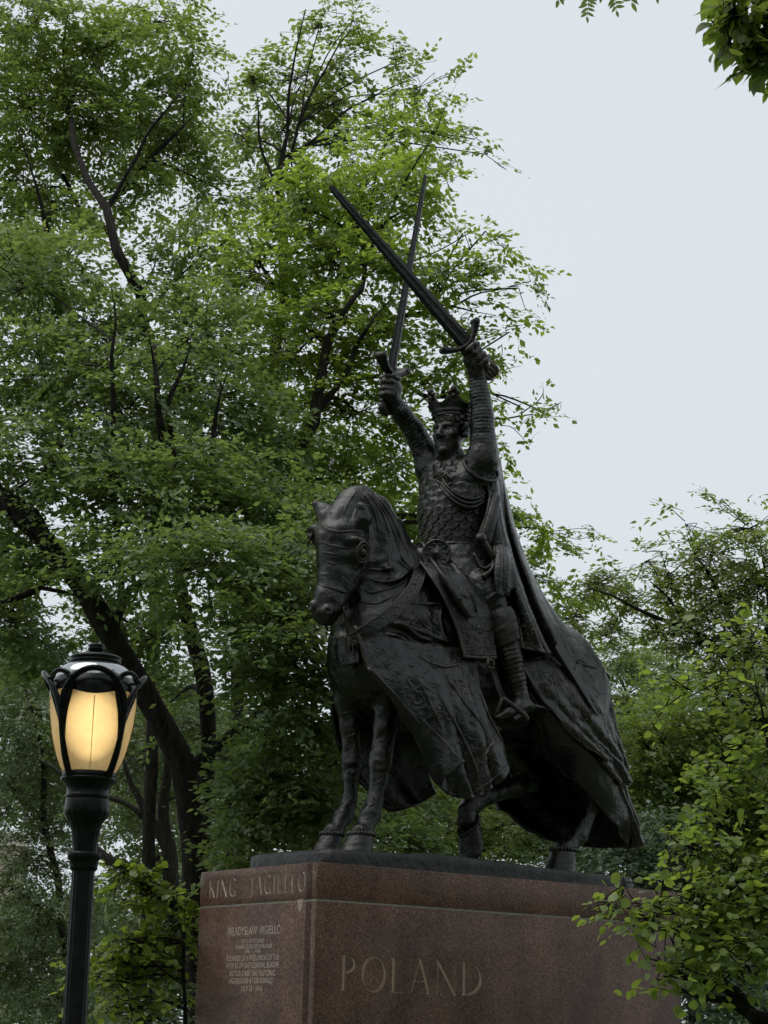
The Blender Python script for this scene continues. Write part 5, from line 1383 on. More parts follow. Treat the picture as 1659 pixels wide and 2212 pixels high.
# leaf outlines: base 0, tip 1 along x; folded along the midrib
LF4 = (np.array([(0, 0, 0), (.32, .26, .045), (.68, .20, .03), (1, 0, -.05), (.32, -.26, .045), (.68, -.20, .03)], float),
       np.array([(0, 3, 1), (1, 3, 2), (0, 4, 3), (4, 5, 3)]))
LF_KITE = (np.array([(0, 0, 0), (.45, .29, .05), (.45, -.29, .05), (1, 0, -.06)], float), np.array([(0, 3, 1), (0, 2, 3)]))
LF_POINT = (np.array([(0, 0, 0), (.36, .21, .04), (.36, -.21, .04), (1, 0, -.08)], float), np.array([(0, 3, 1), (0, 2, 3)]))
_ov = [(0, .0), (.10, .22), (.30, .36), (.55, .35), (.80, .20), (.93, .07)]
def oval(tab, fold=.06, droop=.10):
    top = [(x, y, fold * y * 2 - droop * x * x) for x, y in tab[1:]]; bot = [(x, -y, z) for x, y, z in top]
    mid = [(x, 0, -droop * x * x) for x, y in tab[1:]]
    V = [(0, 0, 0)] + top + bot + mid + [(1, 0, -droop)]; k = len(top); F = []
    F += [(0, 1 + 2 * k, 1), (0, 1 + k, 1 + 2 * k)]
    for i in range(k - 1):
        F += [(1 + i, 1 + 2 * k + i, 2 + 2 * k + i), (1 + i, 2 + 2 * k + i, 2 + i), (1 + k + i, 2 + k + i, 2 + 2 * k + i), (1 + k + i, 2 + 2 * k + i, 1 + 2 * k + i)]
    F += [(k, 3 * k, 1 + 3 * k), (2 * k, 1 + 3 * k, 3 * k)]
    return np.array(V, float), np.array(F)
LF_OVAL = oval(_ov); LF_HEART = oval([(0, 0), (.03, .22), (.16, .37), (.42, .38), (.68, .24), (.88, .08)], .08, .16)
LF_LEAFLET = oval([(0, 0), (.12, .14), (.4, .19), (.7, .14), (.92, .04)], .05, .06)
TRIS = [0]

def unit(a): return a / (np.linalg.norm(a, axis=-1, keepdims=True) + 1e-9)
def spray_leaves(pos, dirs, nrm, slen, llen, rs, per=11, flat=.42, tight=1.0):
    """alternate leaves along each twig -> leaf base, axis, normal, length"""
    n = len(pos); t = np.linspace(.10, 1.0, per); side = np.where(np.arange(per) % 2 == 0, 1, -1); side[-1] = 0
    B = np.cross(nrm, dirs)
    sag = -.12 * slen[:, None] * t[None] ** 2
    tj = np.clip(t[None] + rs.normal(0, .06, (n, per)), 0, 1.05); P = pos[:, None] + dirs[:, None] * (slen[:, None] * tj)[..., None]; P[..., 2] += sag
    ang = (52 * tight - 14 * t) [None] + rs.normal(0, 24, (n, per)); ang = np.radians(ang) * side[None]
    X = dirs[:, None] * np.cos(ang)[..., None] + B[:, None] * np.sin(ang)[..., None] + rs.normal(0, .16, (n, per, 3)); X[..., 2] -= .14
    X = unit(X)
    Nn = nrm[:, None] + rs.normal(0, flat, (n, per, 3)); Nn = unit(Nn - X * (Nn * X).sum(-1, keepdims=True))
    ln = llen * (1.05 - .35 * np.abs(t - .55))[None] * rs.uniform(.5, 1.25, (n, per))
    P = P + rs.normal(0, .02, P.shape)
    return P.reshape(-1, 3), X.reshape(-1, 3), Nn.reshape(-1, 3), ln.reshape(-1)

def leaves_mesh(name, leaf, P, X, Nn, ln, mat, parent, kind='stuff'):
    V0, F0 = leaf; Y = np.cross(Nn, X)
    V = P[:, None] + ln[:, None, None] * (V0[None, :, :1] * X[:, None] + V0[None, :, 1:2] * Y[:, None] + V0[None, :, 2:] * Nn[:, None])
    F = (F0[None] + (np.arange(len(P)) * len(V0))[:, None, None]).reshape(-1, 3)
    TRIS[0] += len(F)
    org = np.array(parent.location) if parent else np.zeros(3)
    o = mesh_np(name, V.reshape(-1, 3) - org, F, mat, parent, smooth=True)
    if kind: o['kind'] = kind
    return o

def fill(blobs, cover, slen, llen, rs, per=11, leaf_px=None, droop=.15, shell=.36, fans=5):
    """twigs spread through crown lobes; blobs: px py depth rx ry [density]"""
    Ps, Ds, Ns, Ls = [], [], [], []
    for b in blobs:
        px, py, dep, rx, ry = b[:5]; den = b[5] if len(b) > 5 else 1.0
        c = Wd(px, py, dep); s = dep / FOCAL; r = np.array([rx * s, (rx + ry) * .5 * s * 1.15, ry * s]) * 1.18
        leaf_area = .55 * llen * llen * .5 * per * .6
        n = max(3, int(den * cover * math.pi * rx * ry * s * s / leaf_area))
        fan = fans if n >= 20 else 1; m = max(3, n // fan)
        q = unit(rs.normal(size=(m, 3))); rad = rs.rand(m) ** shell
        lump = 1 + .22 * np.sin(q @ np.array([3.1, 2.3, 4.2]) + px) * np.sin(q @ np.array([-2.7, 4.4, 1.9]) + py)
        p = c + q * (rad * lump)[:, None] * r
        d = unit((q * .75 + rs.normal(0, .5, (m, 3))) * np.array([1, 1, .40]) + np.array([0, 0, -droop]))
        nn = np.tile(np.array([0, 0, 1.0]), (m, 1)) + rs.normal(0, .24, (m, 3)) + q * .25
        nn = unit(nn - d * (nn * d).sum(1, keepdims=True)); bb = np.cross(nn, d)
        for k in range(fan):            # flat fan of twigs on one branchlet
            an = rs.uniform(-1.25, 1.25, m) if k else rs.uniform(-.2, .2, m)
            dk = unit(d * np.cos(an)[:, None] + bb * np.sin(an)[:, None] + rs.normal(0, .08, (m, 3)))
            pk = p + d * (rs.uniform(-.7, .7, m) * slen)[:, None] + bb * (rs.uniform(-.3, .3, m) * slen)[:, None] + nn * rs.normal(0, .03, m)[:, None]
            nk = unit(nn + rs.normal(0, .12, (m, 3))); nk = unit(nk - dk * (nk * dk).sum(1, keepdims=True))
            Ps.append(pk - dk * slen * .4); Ds.append(dk); Ns.append(nk); Ls.append(slen * rs.uniform(.6, 1.25, m))
    return np.vstack(Ps), np.vstack(Ds), np.vstack(Ns), np.concatenate(Ls)

def limb_tube(name, pts, mat, parent, n=24, sides=10, wob=.02, seed=0, trunk=False):
    """pts rows: x y z r ; uneven bark outline"""
    C = catmull_len(np.array(pts, float), n)
    if name == 'limb': C[:, 3] *= np.interp(np.linspace(0, 1, n), [0, .7, 1], [1, 1, .22])
    wig = np.sin(np.linspace(0, math.pi, n))[:, None] * np.minimum(.10, .05 + C[:, 3:4])
    if wob: C[:, :3] += wig * np.stack([wnoise(C[:, :3] * [1, 1, 1], 2.6, seed + q) for q in range(3)], 1) * np.clip(1 - C[:, 3:4] * 4, .15, 1)
    V, F = tube_np(C[:, :3], C[:, 3], sides)
    k = n * sides; wob = min(wob, .30 * C[:, 3].max()); V[:k] += (wnoise(V[:k], 5.0, seed) * .5 + wnoise(V[:k], 13.0, seed + 1) * .3)[:, None] * wob * np.repeat(C[:, 3] / max(C[:, 3].max(), 1e-6), sides)[:, None] * unit(V[:k] - np.repeat(C[:, :3], sides, 0))
    org = np.array(parent.location); V = V - org
    return mesh_np(name, V, F, mat, parent)

def tree(name, label, cat, base, limbs, blobs, leaf, mat, bark, cover, slen, llen, seed, per=9, group=None, twigs=True, droop=.15, tw=1.0, shell=.36, fans=5):
    rs = np.random.RandomState(seed)
    T = empty(name, tuple(base), 0.0, label=label, cat=cat, group=group)
    nodes = []
    for k, lb in enumerate(limbs):
        nm = lb[0]; pts = lb[1]
        limb_tube(nm, pts, bark, T, 28 if k == 0 else 20, 12 if nm == 'trunk' else 8, .05, seed + k)
        C = catmull_len(np.array(pts, float), 40); nodes.append(C)
    nodes = np.vstack(nodes); nodes = nodes[nodes[:, 3] > min(.024 * tw, nodes[:, 3].max() * .4)]
    p, d, nn, ls = fill(blobs, cover, slen, llen, rs, per, droop=droop, shell=shell, fans=fans)
    if twigs:
        TW_ = Pack(); st = []
        for b in blobs:
            c = Wd(*b[:3]); s = b[2] / FOCAL; R_ = b[3] * s
            dist = np.linalg.norm((nodes[:, :3] - c) * [1, 1, 1.0] + np.maximum(0, nodes[:, 2:3] - c[2]) * np.array([0, 0, 1.5]), axis=1); j = dist.argmin(); a = nodes[j, :3]
            r0 = min(nodes[j, 3] * .6, .012 + .012 * dist[j]) * tw
            m1 = a * .6 + c * .4 + rs.normal(0, .04, 3) * dist[j] + np.array([0, 0, .10 * dist[j]])
            C = catmull_len(np.array([a, m1, c + rs.normal(0, .1, 3) * R_]), 10); TW_.tube(C, np.linspace(max(r0, .012 * tw), .010 * tw, 10), 5, cap=False)
            st.append((c, R_))
        cen = np.array([x[0] for x in st]); k0 = 0
        idx = rs.permutation(len(p))[:min(len(p), 26 * len(blobs))]
        near = np.argmin(((p[idx][:, None] - cen[None]) ** 2).sum(-1), 1)
        for q, bi in zip(idx, near):
            a = cen[bi] + (p[q] - cen[bi]) * rs.uniform(.0, .35); e = p[q] + d[q] * ls[q] * .9
            m = (a + e) / 2 + rs.normal(0, .07, 3) * np.linalg.norm(e - a)
            TW_.tube(catmull(np.array([a, m, p[q], e]), 7), np.linspace(.006, .0020, 7) * (.6 + llen * 5), 3, cap=False)
        V = np.vstack(TW_.v) - np.array(T.location)
        o = mesh_np('twigs', V, [np.vstack(x) for x in TW_.f.values() if x], bark, T); o['kind'] = 'stuff'
        TRIS[0] += 2 * sum(len(np.vstack(x)) for x in TW_.f.values() if x)
    Pp, X, Nn, ln = spray_leaves(p, d, nn, ls, llen, rs, per)
    return T, (Pp, X, Nn, ln)

def ground_pt(px, dep):
    """ground point below an image column at a depth"""
    q = Wd(px, 2100, dep); return np.array([q[0], q[1], -.05])
def WL(nm, dep, *pts):
    """limb from (px, py, radius px) points at one depth (or per-point depth)"""
    out = []
    for q in pts:
        dd = q[3] if len(q) > 3 else dep
        out.append((*Wd(q[0], q[1], dd), q[2] * dd / FOCAL))
    return (nm, out)
def rooted(nm, dep, gx, r, *pts):
    g = ground_pt(gx, dep); a = WL(nm, dep, *pts)
    return (nm, [(*g, r * 1.5 * dep / FOCAL), (*(g * .9 + np.array(a[1][0][:3]) * .1), r * 1.1 * dep / FOCAL)] + a[1])

# ---- big dark tree left of the pedestal, leaning limb over the lamp
A_blobs = [(60, 620, 24, 130, 120, 0.84), (215, 720, 24, 130, 100, 0.84), (80, 820, 23, 150, 120, 0.84), (260, 880, 22.5, 150, 110, 0.84), (440, 720, 24, 120, 100, 0.84), (450, 860, 23, 130, 110, 0.84), (560, 970, 24, 110, 90, 1.04), (100, 1000, 22, 150, 100, 1.04), (300, 1060, 21.5, 160, 100, 1.04), (480, 1080, 22, 140, 100, 1.04), (620, 1120, 22, 100, 90, 1.04), (60, 1170, 22, 100, 70, 0.8), (260, 1210, 21, 120, 70, 1.0), (430, 1230, 20, 150, 90, 1.0), (580, 1260, 20, 120, 100, 1.0), (650, 1200, 20.5, 80, 80, 1.0), (560, 1380, 19.5, 130, 80, 1.0), (655, 1340, 20, 75, 70, 1.0), (520, 1470, 20, 70, 50, 0.7), (630, 1470, 19.5, 100, 80, 1.0), (675, 1560, 20, 70, 70, 1.0), (590, 1600, 20, 95, 70, 1.0), (560, 1720, 20, 100, 70, 1.0), (640, 1690, 20, 90, 70, 1.0), (700, 1760, 20, 75, 60, 1.0), (545, 1800, 20, 80, 45, 1.0), (480, 1860, 20.5, 50, 40, 0.7), (30, 1340, 23, 90, 90, 1.0), (110, 1410, 24, 90, 70, 0.8), (230, 1330, 24.5, 90, 70, 0.7), (330, 1380, 24.5, 90, 70, 0.8), (20, 1230, 24, 80, 70, 1.0), (640, 1800, 21, 110, 60, 1.0), (380, 1500, 25, 60, 60, 0.6), (740, 1640, 21, 60, 90, 1.0), (760, 1790, 22, 90, 60, 1.0)]
dA = 21.5
tA, fA = tree('broadleaf_tree', 'massive dark trunked tree with leaning limb behind the lamp and left of the pedestal', 'tree', ground_pt(425, dA),
  [rooted('trunk', dA, 428, 34, (428, 2212, 31), (420, 1990, 30), (417, 1860, 28), (413, 1742, 32), (398, 1655, 30), (355, 1570, 26), (324, 1510, 25), (285, 1440, 24), (248, 1383, 24), (205, 1310, 26), (173, 1256, 27), (116, 1187, 24), (50, 1120, 20), (-20, 1065, 16)),
   WL('limb', dA, (410, 1665, 14), (440, 1640, 16), (480, 1600, 14), (520, 1568, 12), (600, 1520, 10, 21), (660, 1490, 8, 20.5), (717, 1466, 6, 20)),
   WL('limb', dA + .6, (432, 1900, 12), (446, 1740, 16), (456, 1600, 18), (446, 1500, 18), (428, 1424, 19), (412, 1340, 17), (400, 1240, 14), (378, 1080, 11), (370, 960, 10), (345, 900, 8), (338, 800, 6)),
   WL('limb', 21.9, (376, 1075, 9), (366, 1000, 9), (344, 930, 8), (335, 880, 7), (338, 800, 5.4), (322, 720, 3.6)), WL('limb', 21.9, (370, 1010, 7), (376, 930, 7), (380, 870, 6), (400, 800, 4.6), (415, 720, 3)), WL('limb', 21.8, (250, 1380, 8), (262, 1240, 7), (246, 1060, 7), (243, 900, 6.4), (240, 780, 5.6), (252, 700, 4.4), (240, 620, 3)), WL('limb', 22, (402, 1250, 7), (436, 1120, 6.4), (455, 1010, 5.8), (458, 930, 5), (472, 860, 4), (500, 780, 2.6)),
   WL('limb', dA, (238, 1368, 8), (268, 1300, 8), (290, 1275, 7), (340, 1268, 5)),
   WL('limb', dA, (110, 1182, 11), (70, 1110, 10), (20, 1070, 8), (-30, 1020, 6)),
   WL('limb', dA + 1, (130, 1200, 7), (90, 1260, 9), (40, 1290, 8), (-20, 1310, 8)),
   WL('limb', dA, (430, 2060, 9), (470, 1990, 8), (520, 1890, 8), (560, 1830, 7), (600, 1790, 4))],
  A_blobs, LF_KITE, LEAF_A, BARK, 5.6, .42, .093, 11, droop=.02)
leaves_mesh('foliage', LF_KITE, *fA, LEAF_A, tA)

# ---- bright middle tree behind the statue
C_blobs = [(850, 290, 27, 100, 80, .8), (780, 420, 26, 130, 100), (660, 450, 26, 100, 80, .9), (900, 430, 26, 75, 70, .75), (720, 560, 25.5, 140, 100), (870, 570, 25, 100, 80, .8), (560, 590, 25.5, 110, 90, .9), (950, 590, 25, 80, 60, .55), (1050, 580, 25, 80, 45, .42), (1120, 620, 25, 65, 40, .42), (1010, 670, 25, 90, 50, .5), (1090, 720, 25, 65, 35, .35), (720, 690, 25, 120, 80), (620, 770, 25, 120, 100), (820, 770, 25, 110, 80, .85), (930, 830, 25, 90, 60, .7), (760, 900, 25, 120, 90), (1000, 760, 25, 80, 50, .5), (850, 1000, 26, 120, 80), (720, 1030, 25, 110, 80), (1120, 880, 25, 70, 28, .28), (1185, 885, 25, 40, 22, .25), (1100, 1120, 26.5, 60, 70, .7), (1175, 1150, 26.5, 65, 45, .55), (1150, 1240, 26.5, 80, 70, .8), (960, 1100, 27, 110, 90), (860, 1130, 27, 90, 80), (1210, 1320, 26, 60, 60, .6), (700, 1120, 25.5, 100, 80), (1050, 960, 26, 60, 70, .5), (680, 1240, 26, 80, 80), (1000, 500, 25, 60, 30, .25), (1050, 500, 25, 30, 18, .25)]
dC = 25.5
tC, fC = tree('broadleaf_tree', 'fresh green forked tree directly behind the horse and the crossed swords', 'tree', ground_pt(585, dC),
  [rooted('trunk', dC, 575, 17, (585, 1500, 15), (590, 1250, 15), (604, 1090, 14, 24.6), (632, 1000, 14, 24.3), (668, 935, 13, 24.3), (686, 880, 12, 24.3), (692, 820, 11, 24.3), (700, 770, 10, 24.4), (712, 735, 8, 24.5), (735, 690, 6.5, 24.6), (780, 640, 5.5, 24.5), (790, 560, 5), (770, 480, 4)),
   WL('limb', 24.3, (684, 892, 8), (722, 845, 7), (748, 800, 6), (765, 750, 4.4), (800, 700, 3.4, 24), (850, 640, 2.4, 24.5)),
   WL('limb', dC, (706, 745, 6), (660, 700, 6), (620, 640, 5), (570, 570, 4), (530, 500, 3)),
   WL('limb', dC, (730, 700, 6), (800, 690, 5), (900, 672, 5), (985, 655, 3), (1040, 632, 2.2), (1095, 622, 1.5), (1160, 600, .7)),
   WL('limb', dC, (760, 820, 5), (850, 815, 5), (920, 850, 5), (1000, 858, 3), (1060, 900, 2.4), (1105, 902, 1.9), (1140, 890, 1.5), (1180, 898, 1.1), (1215, 896, .8), (1256, 908, .5)),
   WL('limb', dC, (1060, 900, 1.4), (1082, 918, 1.2), (1104, 921, 1), (1125, 938, .8), (1146, 962, .6), (1152, 945, .5), (1168, 930, .4)), WL('limb', dC, (1110, 924, .8), (1125, 918, .6), (1135, 905, .4)), WL('limb', dC, (1200, 897, .7), (1212, 880, .5), (1208, 868, .4)),
   WL('limb', dC, (1125, 895, 1.5), (1160, 870, 1.2), (1175, 845, .9), (1170, 825, .6)),
   WL('limb', dC, (1010, 845, 1.6), (1050, 835, 1.3), (1085, 800, 1), (1130, 790, .7)),
   WL('limb', dC, (790, 560, 4), (835, 470, 2.8), (862, 400, 2.2), (905, 330, 1.7), (940, 280, 1.2), (965, 220, .8), (1000, 158, .4)),
   WL('limb', dC, (880, 570, 2), (930, 545, 1.6), (970, 520, 1.3), (1010, 500, 1), (1045, 508, .7), (1080, 508, .4))],
  C_blobs, LF_KITE, LEAF_C, BARK, 3.5, .41, .100, 23)
leaves_mesh('foliage', LF_KITE, *fC, LEAF_C, tC)

# ---- tall far trees, upper left and upper middle
E_blobs = [(60, 60, 30, 110, 90), (60, 230, 30, 130, 110), (200, 110, 30, 110, 80), (330, 50, 31, 110, 70, .75), (410, 150, 31, 70, 80, .75), (200, 270, 30, 120, 100), (335, 250, 31, 110, 90, .9), (50, 420, 30, 110, 110), (160, 450, 29, 80, 60, .55), (400, 330, 31, 90, 70, .7), (20, 540, 28, 90, 80), (300, 400, 30, 90, 60, .6), (480, 420, 31, 80, 70, .7), (330, 560, 29, 80, 70, .5), (450, 540, 29, 90, 80, .8), (140, 560, 28, 90, 70, .7)]
dE = 30
tE, fE = tree('broadleaf_tree', 'tall airy tree filling the upper left corner above the leaning limb', 'tree', ground_pt(330, dE),
  [rooted('trunk', dE, 330, 14, (335, 1400, 13), (330, 1000, 12), (325, 760, 12), (300, 640, 12, 27), (262, 570, 11, 27), (240, 510, 10, 27), (225, 440, 9, 27.5), (190, 380, 7, 28), (160, 300, 6, 28.5), (150, 210, 5), (200, 120, 4), (230, 60, 3)),
   WL('limb', dE, (236, 500, 8), (200, 470, 7), (165, 430, 6), (130, 380, 5), (80, 330, 4)),
   WL('limb', dE, (228, 450, 6), (270, 400, 5), (330, 330, 5), (380, 290, 4), (420, 250, 3)),
   WL('limb', 28.6, (330, 1000, 9, 30), (230, 840, 8.6), (165, 720, 8), (130, 610, 7.4), (112, 520, 6.6), (90, 440, 5.6), (66, 360, 4.6), (36, 270, 3)), WL('limb', 28, (228, 455, 6), (262, 410, 5), (298, 350, 4.2), (318, 290, 3.4), (362, 235, 2.6), (410, 180, 1.6)),
   WL('limb', dE, (150, 210, 4), (130, 130, 3), (145, 50, 2.5), (150, -10, 2))],
  E_blobs, LF_KITE, LEAF_D, BARK, 4.4, .44, .102, 31)
leaves_mesh('foliage', LF_KITE, *fE, LEAF_D, tE)
D_blobs = [(690, 60, 34, 60, 50, .55), (760, 40, 34, 50, 50, .5), (740, 130, 34, 70, 50, .6), (640, 170, 34, 90, 70, .9), (545, 170, 34, 50, 45, .8), (720, 230, 34, 80, 60, .7), (850, 130, 34, 60, 35, .5), (900, 190, 34, 75, 50, .6), (610, 280, 34, 90, 80, .9), (520, 290, 34, 70, 70, .7), (940, 290, 34, 60, 50, .6), (1030, 300, 34, 36, 22, .35), (1050, 335, 34, 22, 12, .4), (560, 420, 34, 60, 50, .5), (640, 380, 34, 60, 60, .7), (960, 380, 33, 50, 40, .4), (620, 960, 32, 100, 90), (520, 1000, 32, 90, 80), (400, 960, 32, 80, 80), (640, 1060, 33, 80, 80), (760, 330, 34, 70, 60, .7)]
dD = 33
tD, fD = tree('broadleaf_tree', 'tallest thin crowned tree rising behind the sword tips beside the pale sky', 'tree', ground_pt(520, dD),
  [rooted('trunk', dD, 500, 15, (520, 1300, 14), (545, 1060, 13), (585, 900, 13), (604, 720, 12), (612, 600, 11), (610, 480, 10), (598, 390, 8), (606, 330, 5), (628, 250, 3.6), (622, 170, 2.6), (645, 90, 2), (660, 20, 1.2)),
   WL('limb', dD, (612, 480, 4), (585, 390, 3.2), (560, 300, 2.6), (556, 220, 2), (540, 160, 1.2)),
   WL('limb', dD, (606, 400, 4.5), (640, 310, 3.6), (655, 240, 3), (695, 160, 2.4), (730, 100, 1.8), (790, 30, 1)),
   WL('limb', dD, (615, 340, 3.6), (690, 300, 3), (760, 240, 2.4), (840, 190, 2), (900, 170, 1.2)), WL('limb', dD, (760, 240, 2), (860, 270, 1.7), (960, 290, 1.3), (1060, 330, .8)),
   WL('limb', dD, (560, 960, 8), (545, 1000, 10), (560, 1080, 10))],
  D_blobs, LF_KITE, LEAF_D, BARK, 2.7, .48, .115, 37)
leaves_mesh('foliage', LF_KITE, *fD, LEAF_D, tD)

# ---- pale-barked tree and far hedge of foliage low at the left
B_blobs = [(300, 1640, 31, 100, 70), (230, 1560, 32, 110, 80), (330, 1760, 32, 100, 70, .8), (410, 1560, 31, 80, 70), (480, 1640, 30, 70, 70), (250, 1760, 34, 90, 60, .6), (500, 1740, 30, 60, 60)]
dB = 30
tB, fB = tree('broadleaf_tree', 'pale grey trunk with forked limbs between the lamp post and the dark tree', 'tree', ground_pt(365, dB),
  [rooted('trunk', dB, 362, 18, (365, 2000, 17), (367, 1900, 17), (362, 1840, 17), (355, 1800, 13), (350, 1740, 11), (360, 1680, 9), (365, 1600, 7)),
   WL('limb', dB, (358, 1830, 11), (335, 1790, 9), (310, 1760, 9), (290, 1725, 8), (270, 1680, 7), (262, 1620, 5)),
   WL('limb', dB, (310, 1765, 7), (270, 1740, 6), (235, 1722, 6), (190, 1690, 4), (120, 1660, 4), (60, 1630, 3)),
   WL('limb', dB, (345, 1850, 6), (300, 1868, 8), (250, 1858, 10), (215, 1830, 8), (180, 1790, 5))],
  B_blobs, LF_KITE, LEAF_F, BARK_P, 3.5, .5, .085, 41)
leaves_mesh('foliage', LF_KITE, *fB, LEAF_F, tB)
F_blobs = [(60, 1540, 37, 120, 110), (40, 1720, 37, 100, 100), (150, 1650, 38, 110, 100), (60, 1850, 37, 100, 70, 1.0), (20, 1920, 36, 70, 50, .8), (130, 1800, 38, 70, 60, .8), (90, 1990, 36, 110, 80), (30, 2090, 36, 90, 80, .8), (170, 1950, 37, 80, 60, .7), (120, 2160, 36, 130, 80), (20, 1440, 38, 90, 70), (180, 1480, 39, 90, 80)]
tF, fF = tree('broadleaf_tree', 'fine leaved grey green tree at the left edge behind the lamp post', 'tree', ground_pt(120, 37),
  [rooted('trunk', 37, 130, 11, (135, 2212, 10), (145, 2060, 9), (120, 1900, 8), (100, 1760, 7), (90, 1620, 5), (60, 1500, 3)),
   WL('limb', 36, (215, 2110, 12), (180, 2080, 10), (150, 2060, 9), (120, 1990, 6))],
  F_blobs, LF_POINT, LEAF_F, BARK, 4.0, .45, .085, 43, per=13)
leaves_mesh('foliage', LF_POINT, *fF, LEAF_F, tF)
K_blobs = [(300, 1960, 42, 110, 60), (240, 2060, 42, 110, 70), (350, 2080, 41, 100, 80), (400, 1900, 41, 70, 70), (300, 2170, 40, 130, 60), (420, 2000, 41, 70, 90), (200, 2180, 41, 90, 60)]
tK, fK = tree('broadleaf_tree', 'distant dull green tree seen low between lamp post and pedestal', 'tree', ground_pt(330, 42),
  [rooted('trunk', 42, 330, 9, (330, 2150, 8), (325, 2050, 7), (310, 1950, 5), (300, 1880, 3))], K_blobs, LF_POINT, LEAF_F, BARK_P, 4.0, .5, .11, 47, per=13)
leaves_mesh('foliage', LF_POINT, *fK, LEAF_F, tK)
# lime-leaved sapling and blue-green shrub near the trunk
G_blobs = [(265, 1880, 18.5, 42, 26), (310, 1910, 18.5, 52, 30), (350, 1945, 18.6, 50, 30), (295, 2035, 18.5, 60, 40), (255, 2120, 18.5, 50, 45), (345, 2040, 18.7, 50, 40), (310, 2090, 18.6, 60, 40), (395, 1990, 18.8, 36, 50), (280, 2180, 18.5, 50, 30), (380, 2075, 18.8, 30, 40)]
tG, fG = tree('sapling', 'bright lime leaved sapling left of the granite pedestal', 'sapling', ground_pt(400, 18.6),
  [rooted('trunk', 18.6, 405, 6, (405, 2212, 5), (400, 2100, 4.5), (395, 2000, 4), (370, 1930, 3), (320, 1900, 2), (262, 1872, 1.2)),
   WL('limb', 18.5, (402, 2130, 3), (340, 2080, 2.5), (290, 2060, 2), (225, 2100, 1.2)), WL('limb', 18.5, (400, 2180, 3), (330, 2150, 2.2), (270, 2160, 1.6), (230, 2140, 1))],
  G_blobs, LF_OVAL, LEAF_G, BARK, 2.3, .38, .085, 53, per=9, droop=.3, fans=2)
leaves_mesh('foliage', LF_OVAL, *fG, LEAF_G, tG)
H_blobs = [(330, 2200, 19.5, 60, 36), (280, 2225, 19.5, 55, 26), (385, 2165, 19.8, 34, 40)]
tH, fH = tree('shrub', 'low blue green shrub at the foot of the pedestal on its left', 'shrub', ground_pt(350, 19.5),
  [rooted('stem', 19.5, 352, 4, (350, 2260, 3), (345, 2200, 2), (340, 2160, 1))], H_blobs, LF_OVAL, LEAF_H, BARK, 2.6, .36, .070, 59, per=9)
leaves_mesh('foliage', LF_OVAL, *fH, LEAF_H, tH)

# ---- shrubs behind the pedestal and the horse's legs
for nm, lab, blobs, gx, dep, seed, lm in (
  ('shrub', 'leafy shrub behind the horse\'s front hooves', [(760, 1700, 24, 70, 80), (830, 1800, 24, 90, 60), (740, 1800, 24, 80, 60), (900, 1830, 24, 80, 50), (860, 1700, 25, 80, 80), (900, 1610, 26, 60, 60)], 830, 24, 61, LEAF_A),
  ('shrub', 'yellow green shrub seen between the horse\'s legs under its belly', [(960, 1790, 25, 80, 60), (1080, 1790, 25, 80, 60), (1020, 1850, 24.5, 100, 40), (1150, 1840, 25, 80, 50), (950, 1730, 26, 70, 50), (1060, 1720, 26, 70, 60)], 1030, 25, 67, LEAF_I),
  ('shrub', 'dense shrub behind the horse\'s hind hoof and the cloth\'s tail', [(1260, 1860, 24, 90, 50), (1350, 1850, 23.5, 90, 70), (1440, 1840, 23, 90, 80), (1330, 1910, 23, 80, 40), (1420, 1920, 23, 70, 40), (1500, 1900, 23, 80, 90), (1230, 1800, 25, 70, 50), (1530, 2110, 23, 90, 80), (1620, 2160, 23, 90, 70), (1500, 2200, 22.5, 60, 50)], 1350, 23.5, 71, LEAF_H)):
    T_, f_ = tree(nm, lab, 'shrub', ground_pt(gx, dep), [rooted('stem', dep, gx, 6, (gx, 2000, 5), (gx + 10, 1900, 4), (gx + 5, 1820, 3)), WL('stem', dep, (gx, 2050, 4), (gx - 40, 1930, 3), (gx - 70, 1830, 2)), WL('stem', dep, (gx, 2050, 4), (gx + 50, 1930, 3), (gx + 85, 1840, 2))],
        blobs, LF_POINT if lm is LEAF_I else LF4, lm, BARK, 3.6, .42, .085, seed)
    leaves_mesh('foliage', LF_POINT if lm is LEAF_I else LF4, *f_, lm, T_)

# ---- right side: maple against the sky, mid trees, far pale tree
J_blobs = [(1280, 1265, 23, 90, 50, .5), (1360, 1290, 23, 90, 70, .7), (1450, 1240, 22, 80, 60, .65), (1540, 1200, 22, 80, 60, .7), (1620, 1140, 22, 70, 50, .6), (1480, 1130, 22, 16, 40, .3), (1560, 1290, 22, 100, 80, .9), (1640, 1260, 22, 80, 100, .9), (1430, 1370, 22.5, 90, 60, .65), (1310, 1370, 23, 70, 50, .5), (1240, 1330, 23.5, 50, 60, .45), (1530, 1390, 22, 90, 70, .8), (1630, 1400, 22, 80, 80, .9), (1400, 1210, 23, 26, 20, .4), (1700, 1200, 22, 80, 90)]
dJ = 22
tJ, fJ = tree('maple_tree', 'small leaved maple against the sky right of the rider\'s cloak', 'tree', ground_pt(1700, dJ),
  [rooted('trunk', dJ, 1720, 13, (1715, 1800, 12), (1690, 1600, 10), (1640, 1480, 9), (1560, 1410, 7), (1480, 1360, 6), (1400, 1330, 4), (1330, 1290, 2.6), (1270, 1270, 1.4)),
   WL('limb', dJ, (1640, 1480, 6), (1600, 1360, 5), (1540, 1260, 4), (1495, 1190, 2), (1480, 1140, .8)), WL('limb', dJ, (1670, 1540, 6), (1660, 1400, 5), (1650, 1280, 4), (1640, 1150, 2)),
   WL('limb', dJ, (1480, 1360, 3), (1440, 1300, 2.4), (1400, 1250, 1.6))], J_blobs, LF_POINT, LEAF_J, BARK, 3.6, .42, .085, 73, per=13, tw=.45)
leaves_mesh('foliage', LF_POINT, *fJ, LEAF_J, tJ)
